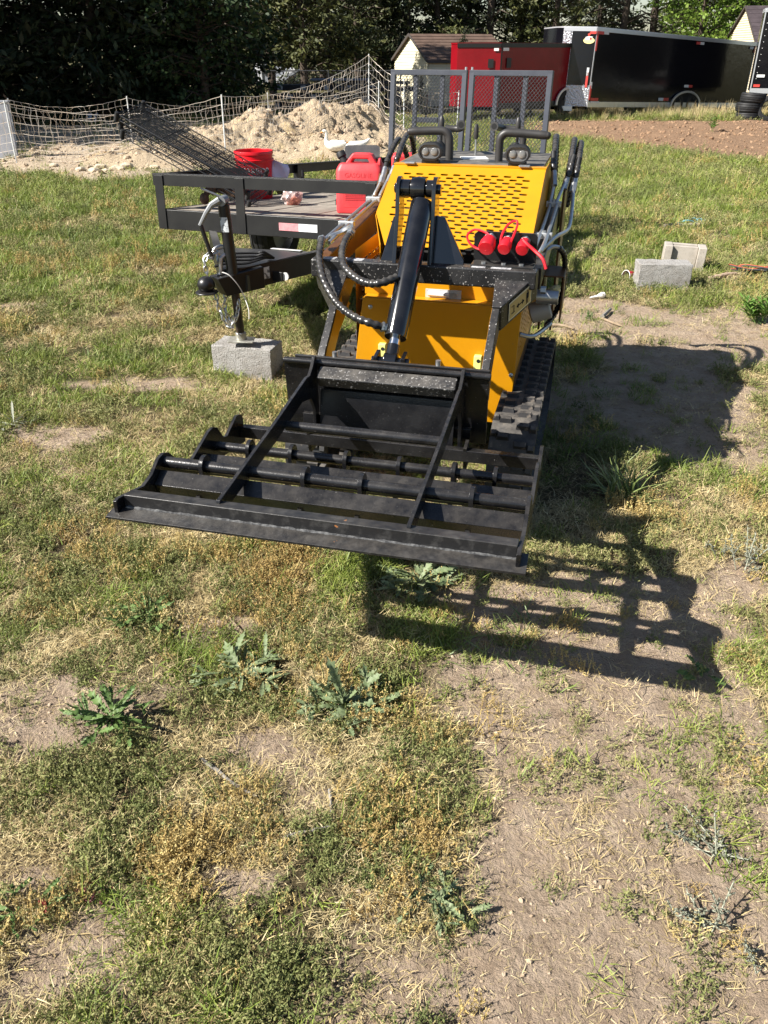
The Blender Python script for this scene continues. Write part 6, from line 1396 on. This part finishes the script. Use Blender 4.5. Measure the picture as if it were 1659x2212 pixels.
def rosette(nm, label, cat, px, py, rad, nleaf, mat, wd=.34, up=.55, seed=1, lobes=True):
    """ragged clump: leaves of many sizes springing from several crowns"""
    p = at(px, py); z = Z(p.x, p.y); rr = random.Random(seed); r = root(nm, label, cat, (p.x, p.y, z))
    mesh = [leaf_mesh('leaf', rad * (1, .85, .72, .6)[i], rad * wd * (1, .95, 1.0, .8)[i], lobes, mat, seed * 10 + i, .30 + .16 * i, .5) for i in range(4)]
    cr = [(0, 0)] + [(rad * .62 * math.cos(a + seed), rad * .5 * math.sin(a + seed)) for a in (0, 1.4, 2.3, 3.9, 5.1)]
    for i in range(nleaf):
        k = 0 if rr.random() < .42 else rr.randrange(1, 6)
        o = bpy.data.objects.new('leaf', mesh[rr.randrange(4)]); COL.objects.link(o); o.parent = r; s = rr.uniform(.35, 1.05) * (1 if k == 0 else .72); lift = rr.random() ** 1.5
        cx_, cy_ = cr[k]; az = rr.uniform(0, 6.283) if k == 0 else math.atan2(cy_, cx_) + rr.gauss(0, 1.1)
        o.location = (cx_ + rr.uniform(-.015, .015), cy_ + rr.uniform(-.015, .015), .010 + .018 * rr.random()); o.rotation_euler = (rr.uniform(-.6, .6), -up * lift * rr.uniform(.5, 1.3) - .05, az); o.scale = (s, s * rr.uniform(.7, 1.15), s * rr.uniform(.6, 1.5))
    return r
rosette('rosette_weed', 'broad grey-green leafy weed, largest one on the near lawn', 'weed', 748, 1530, .15, 100, ROSM, .34, 1.1, 1)
rosette('rosette_weed', 'flat grey-green rosette weed left of the largest weed', 'weed', 518, 1462, .155, 80, ROSM, .26, .5, 2)
rosette('rosette_weed', 'deep green broad-leaved weed at the lower left of the lawn', 'weed', 245, 1560, .14, 70, ROSD, .26, .9, 3)
rosette('rosette_weed', 'dull green rosette weed farthest up the near lawn', 'weed', 318, 1335, .14, 60, ROSD, .22, .4, 4)
rosette('rosette_weed', 'pale grey-green rosette weed in the shadow of the blade', 'weed', 905, 1262, .16, 70, ROSM, .32, .5, 5)
rosette('rosette_weed', 'dusty rosette weed near the bottom edge between straw and dirt', 'weed', 945, 1955, .10, 46, ROSM, .34, .35, 6)
rosette('rosette_weed', 'dark dusty weed at the bottom left corner', 'weed', 40, 1985, .10, 22, ROSD, .3, .5, 7)
rosette('rosette_weed', 'ground-hugging small weed under the shadow corner', 'weed', 1520, 1462, .075, 12, ROSD, .5, .3, 8, False)
rosette('grey_weed', 'grey-green weed tuft at the left edge of the lawn', 'weed', 30, 925, .16, 26, SILM, .13, .9, 13, False)
rosette('purple_leaf_weed', 'dried purple-red leaves lying near the bottom left', 'weed', 205, 1938, .035, 10, REDL, .6, .3, 14, False)
def bush(nm, label, px, py, nst, ht, mat, lf, seed, nl=11, spread=.5):
    p = at(px, py); z = Z(p.x, p.y); rr = random.Random(seed); r = root(nm, label, 'weed', (p.x, p.y, z)); m = MB(); me = leaf_mesh('leaf', lf, lf * .30, False, mat, seed, .35)
    for i in range(nst):
        a = rr.uniform(0, 6.28); t = spread * math.sqrt(rr.random()); h = ht * rr.uniform(.7, 1.1); b = Vector((rr.uniform(-.04, .04), rr.uniform(-.04, .04), 0)); q = b + Vector((math.cos(a) * math.sin(t), math.sin(a) * math.sin(t), math.cos(t))) * h
        m.tube([b, q], .0018, 4)
        for k in range(nl):
            f = .3 + .7 * k / (nl - 1); o = bpy.data.objects.new('leaf', me); COL.objects.link(o); o.parent = r; o.location = b.lerp(q, f); s = rr.uniform(.6, 1.1) * (1.1 - .4 * f)
            o.rotation_euler = (rr.uniform(-.3, .3), -.35 - .4 * f * rr.random(), k * 2.4 + i); o.scale = (s, s, s)
    m.obj('stems', mat, r, 0, 0); return r
bush('bright_green_weed', 'bright green bushy weed at the right edge on the dirt', 1640, 695, 16, .20, BRM, .10, 3, 12, .75)
bush('silvery_weed', 'silvery grey weed at the right edge of the lawn', 1605, 1225, 7, .15, SILM, .028, 21, 12, .9)
bush('silvery_weed', 'small silvery weed left of the other silvery one', 1550, 1200, 5, .10, SILM, .022, 22, 10, .9)
bush('silvery_weed', 'pale silvery sprawling weed at the lower right of the lawn', 1530, 1835, 8, .12, SILM, .026, 23, 9, 1.35)
bush('silvery_weed', 'pale dried sprawling weed nearest the bottom right corner', 1570, 2010, 9, .12, SILM, .026, 24, 9, 1.35)
bush('young_seedling', 'lone bright green seedling on the tilled brown strip', 1536, 292, 6, .30, BRM, .16, 5, 8, .35)
bush('small_weed', 'tiny green weed in the dirt beside the loader track shadow', 1268, 690, 7, .07, ROSD, .035, 6, 8, .5)
# grass clump standing in the loader's shadow, tall thin stalks
p = at(1345, 1075); rg2 = np.random.default_rng(4)
GCM = bpy.data.materials.new('clump_blade'); g = G(GCM); g.set(.5, 0, .4); g.base(g.mix(g.N('ShaderNodeNewGeometry').outputs['Random Per Island'], (.075, .125, .03), (.22, .25, .09)))
me = blade_clump('grass_clump', GCM, rg2, 120, .07, .10, .26, .009, .1, 1.2, .8, 4); o = bpy.data.objects.new('grass_clump', me); COL.objects.link(o); o.location = (p.x, p.y, Z(p.x, p.y)); tag(o, 'spiky grass clump standing in the shadow beside the loader', 'grass clump')
for i, (px, py, n, l0, l1, lb) in enumerate(((720, 1480, 9, .12, .30, 'thin tall grass stalks rising from the largest weed'), (1475, 1040, 4, .1, .2, 'few dry seed stalks in the shadow right of the grass clump'), (985, 1395, 30, .05, .11, 'bright green grass tuft between the frame shadow bars'), (1085, 1415, 34, .05, .11, 'bright green grass tuft below the frame shadow'), (1120, 1350, 26, .05, .1, 'bright green grass tuft inside the frame shadow'), (775, 1225, 30, .04, .10, 'bright green grass tuft just below the blade'))):
    p = at(px, py); me = blade_clump('grass_tuft', GCM, rg2, n, .05 if n < 20 else .11, l0, l1, .004 if n < 20 else .006, .0 if n < 20 else .2, .5 if n < 20 else 1.3, .4, 4); o = bpy.data.objects.new('grass_tuft', me); COL.objects.link(o); o.location = (p.x, p.y, Z(p.x, p.y)); tag(o, lb, 'grass tuft')
STK = M('dry_stick', (.30, .23, .16), .85, 0, .2, (.20, .15, .10), 20); STKG = M('grey_stick', (.26, .24, .21), .85, 0, .2, (.16, .145, .125), 20)
def stick(label, pts, r, mat=STK, cat='stick', nm='stick'):
    P = []
    for px, py in pts:
        q = at(px, py); P.append(Vector((q.x, q.y, Z(q.x, q.y) + r * 1.1 + .004)))
    Q = smooth_path(P, 4); n = len(Q); m = MB(); m.tube(Q, [r * (1.1 - .5 * i / n) for i in range(n)], 7); return tag(m.obj(nm, mat), label, cat)
stick('forked dry twig lying below the left weeds', [(435, 1640), (470, 1665), (500, 1690), (555, 1722)], .006, STKG)
stick('thin grey twig lying across the lower middle lawn', [(612, 1815), (650, 1805), (700, 1795), (720, 1788)], .006, STKG)
stick('short upright-pointing twig near the lower middle', [(712, 1705), (716, 1745), (718, 1775)], .005, STKG)
stick('long pale straw stem lying left of the middle', [(490, 1325), (520, 1360), (560, 1395)], .004)
stick('weathered stick end lying in the dirt right of the loader', [(1300, 690), (1318, 672)], .016, STKG)
stick('thin dry branch lying in the dirt right of the loader', [(1292, 685), (1325, 702), (1345, 708)], .010)
stick('pale stick lying at the edge of the loader shadow', [(1190, 703), (1215, 706), (1240, 712)], .012)
stick('reddish bare branch lying left of the coloured straps', [(1530, 609), (1570, 602), (1608, 596)], .016, M('pale_branch', (.46, .33, .24), .8))
stick('black rubber hose lying on the far grass', [(1488, 398), (1515, 385), (1538, 375)], .014, RUBBER, 'hose', 'garden_hose'); stick('black thin hose lying in the grass behind the blocks', [(1370, 414), (1400, 420), (1430, 424)], .010, RUBBER, 'hose', 'garden_hose'); stick('short black pipe lying in the grass right of the thin hose', [(1428, 427), (1455, 429), (1480, 431)], .016, RUBBER, 'pipe', 'black_pipe')
p = at(1632, 598); sr = root('ratchet_strap', 'tangled dark straps with orange edges in the grass at the right', 'straps', (p.x, p.y, Z(p.x, p.y)))
for k in range(4):
    rr = random.Random(k); pts = [Vector((-.20 + .13 * i + rr.uniform(-.04, .04), rr.uniform(-.07, .07), .03 + rr.uniform(0, .07))) for i in range(6)]
    m = MB(); Q = smooth_path(pts, 5)
    for a, b in zip(Q[:-1], Q[1:]): m.bar(a, b, .035, .004)
    m.obj('strap', M('strap_dark', (.05, .06, .06), .8), sr, 0, 60)
    m = MB(); m.tube([q + Vector((0, .018, .002)) for q in Q], .005, 5); m.obj('strap_edge', M('strap_orange', (.50, .10, .05), .7), sr)
p = at(1480, 482); m = MB()
for k in range(3): m.tube([Vector((p.x + .14 * math.cos(t) + .04 * k, p.y + .10 * math.sin(t), Z(p.x, p.y) + .03 + .02 * math.sin(3 * t + k))) for t in [2 * math.pi * i / 20 for i in range(20)]], .006, 5, closed=True)
tag(m.obj('twine_coil', M('teal_twine', (.10, .25, .27), .7)), 'loose coil of teal twine lying in the grass behind the blocks', 'twine')
for i, (px, py, l, rz, lb) in enumerate(((1480, 490, .5, .1, 'weathered grey plank lying in the grass beside the twine'), (1228, 263, 1.4, .05, 'pale plank lying on the edge of the tilled strip'), (1570, 448, .35, .05, 'short pale plank lying on the far right grass'))):
    p = at(px, py); o = MB().box((p.x, p.y, Z(p.x, p.y) + .025), (l, .09, .03), Matrix.Rotation(rz, 3, 'Z')).obj('loose_plank', M('old_plank', (.38, .33, .26), .85, 0, .2, (.26, .225, .18), 12), None, .003); tag(o, lb, 'plank')
for i, (px, py, lb) in enumerate(((100, 1978, 'single bright red leaf lying at the lower left'),)):
    p = at(px, py); o = bpy.data.objects.new('red_leaf', leaf_mesh('red_leaf', .035, .02, False, lm('bright_red_leaf', (.34, .045, .035), (.34, .05, .04), (.26, .04, .035)), 3, .3)); COL.objects.link(o); o.location = (p.x, p.y, Z(p.x, p.y) + .02); o.rotation_euler = (0, -.2, 2.2); tag(o, lb, 'leaf')
# rubble along the foot of the netting
rr = random.Random(12)
STN = M('pale_stone', (.50, .42, .31), .95, 0, .2, (.40, .32, .22), 6, bump=.5, bscale=20)
STLB = ['largest', 'second', 'third', 'fourth', 'fifth', 'sixth', 'seventh', 'eighth', 'ninth']
for i, (px, py, s) in enumerate(((176, 371, .10), (205, 376, .12), (218, 365, .13), (252, 369, .13), (273, 366, .14), (262, 374, .09), (118, 362, .09), (230, 374, .09), (335, 366, .10))):
    p = at(px, py); o = crumple('dirt_lump', (p.x, p.y, Z(p.x, p.y) - s * .25), (s, s * .8, s * .55), STN, 'pale earth lump along the foot of the netting', 'earth lump', 20 + i * 3, 2, .25); o['group'] = 'pale earth lumps along the foot of the netting'
# tall dry seed grass before the cargo trailers
tall = [blade_clump('tall_blades_%d' % i, STRAWM, rg, 26, .12, .18, .5, .010, .05, .55, .4, 3) for i in range(2)] + [blade_clump('tall_green_%d' % i, GREENM, rg, 26, .12, .12, .35, .012, .1, .8, .5, 3) for i in range(2)]
n = 900; px = rg.uniform(1195, 1665, n); py = rg.uniform(243, 263, n); P = np.array([list(at(a, b)) for a, b in zip(px, py)]); w_ = np.exp(-((px - 1455) / 70) ** 2) + .22 + .35 * (np.abs(px - 1275) < 35); k = rg.random(n) < w_; P = P[k]; P[:, 2] = H(P[:, 0], P[:, 1]); n = len(P)
scatter('tall_dry_grass', tall, P, np.stack([rg.normal(0, .1, n), rg.normal(0, .1, n), rg.uniform(0, 6.28, n)], -1), rg.uniform(.5, 1.05, n), rg.uniform(.3, 1, n), rg)
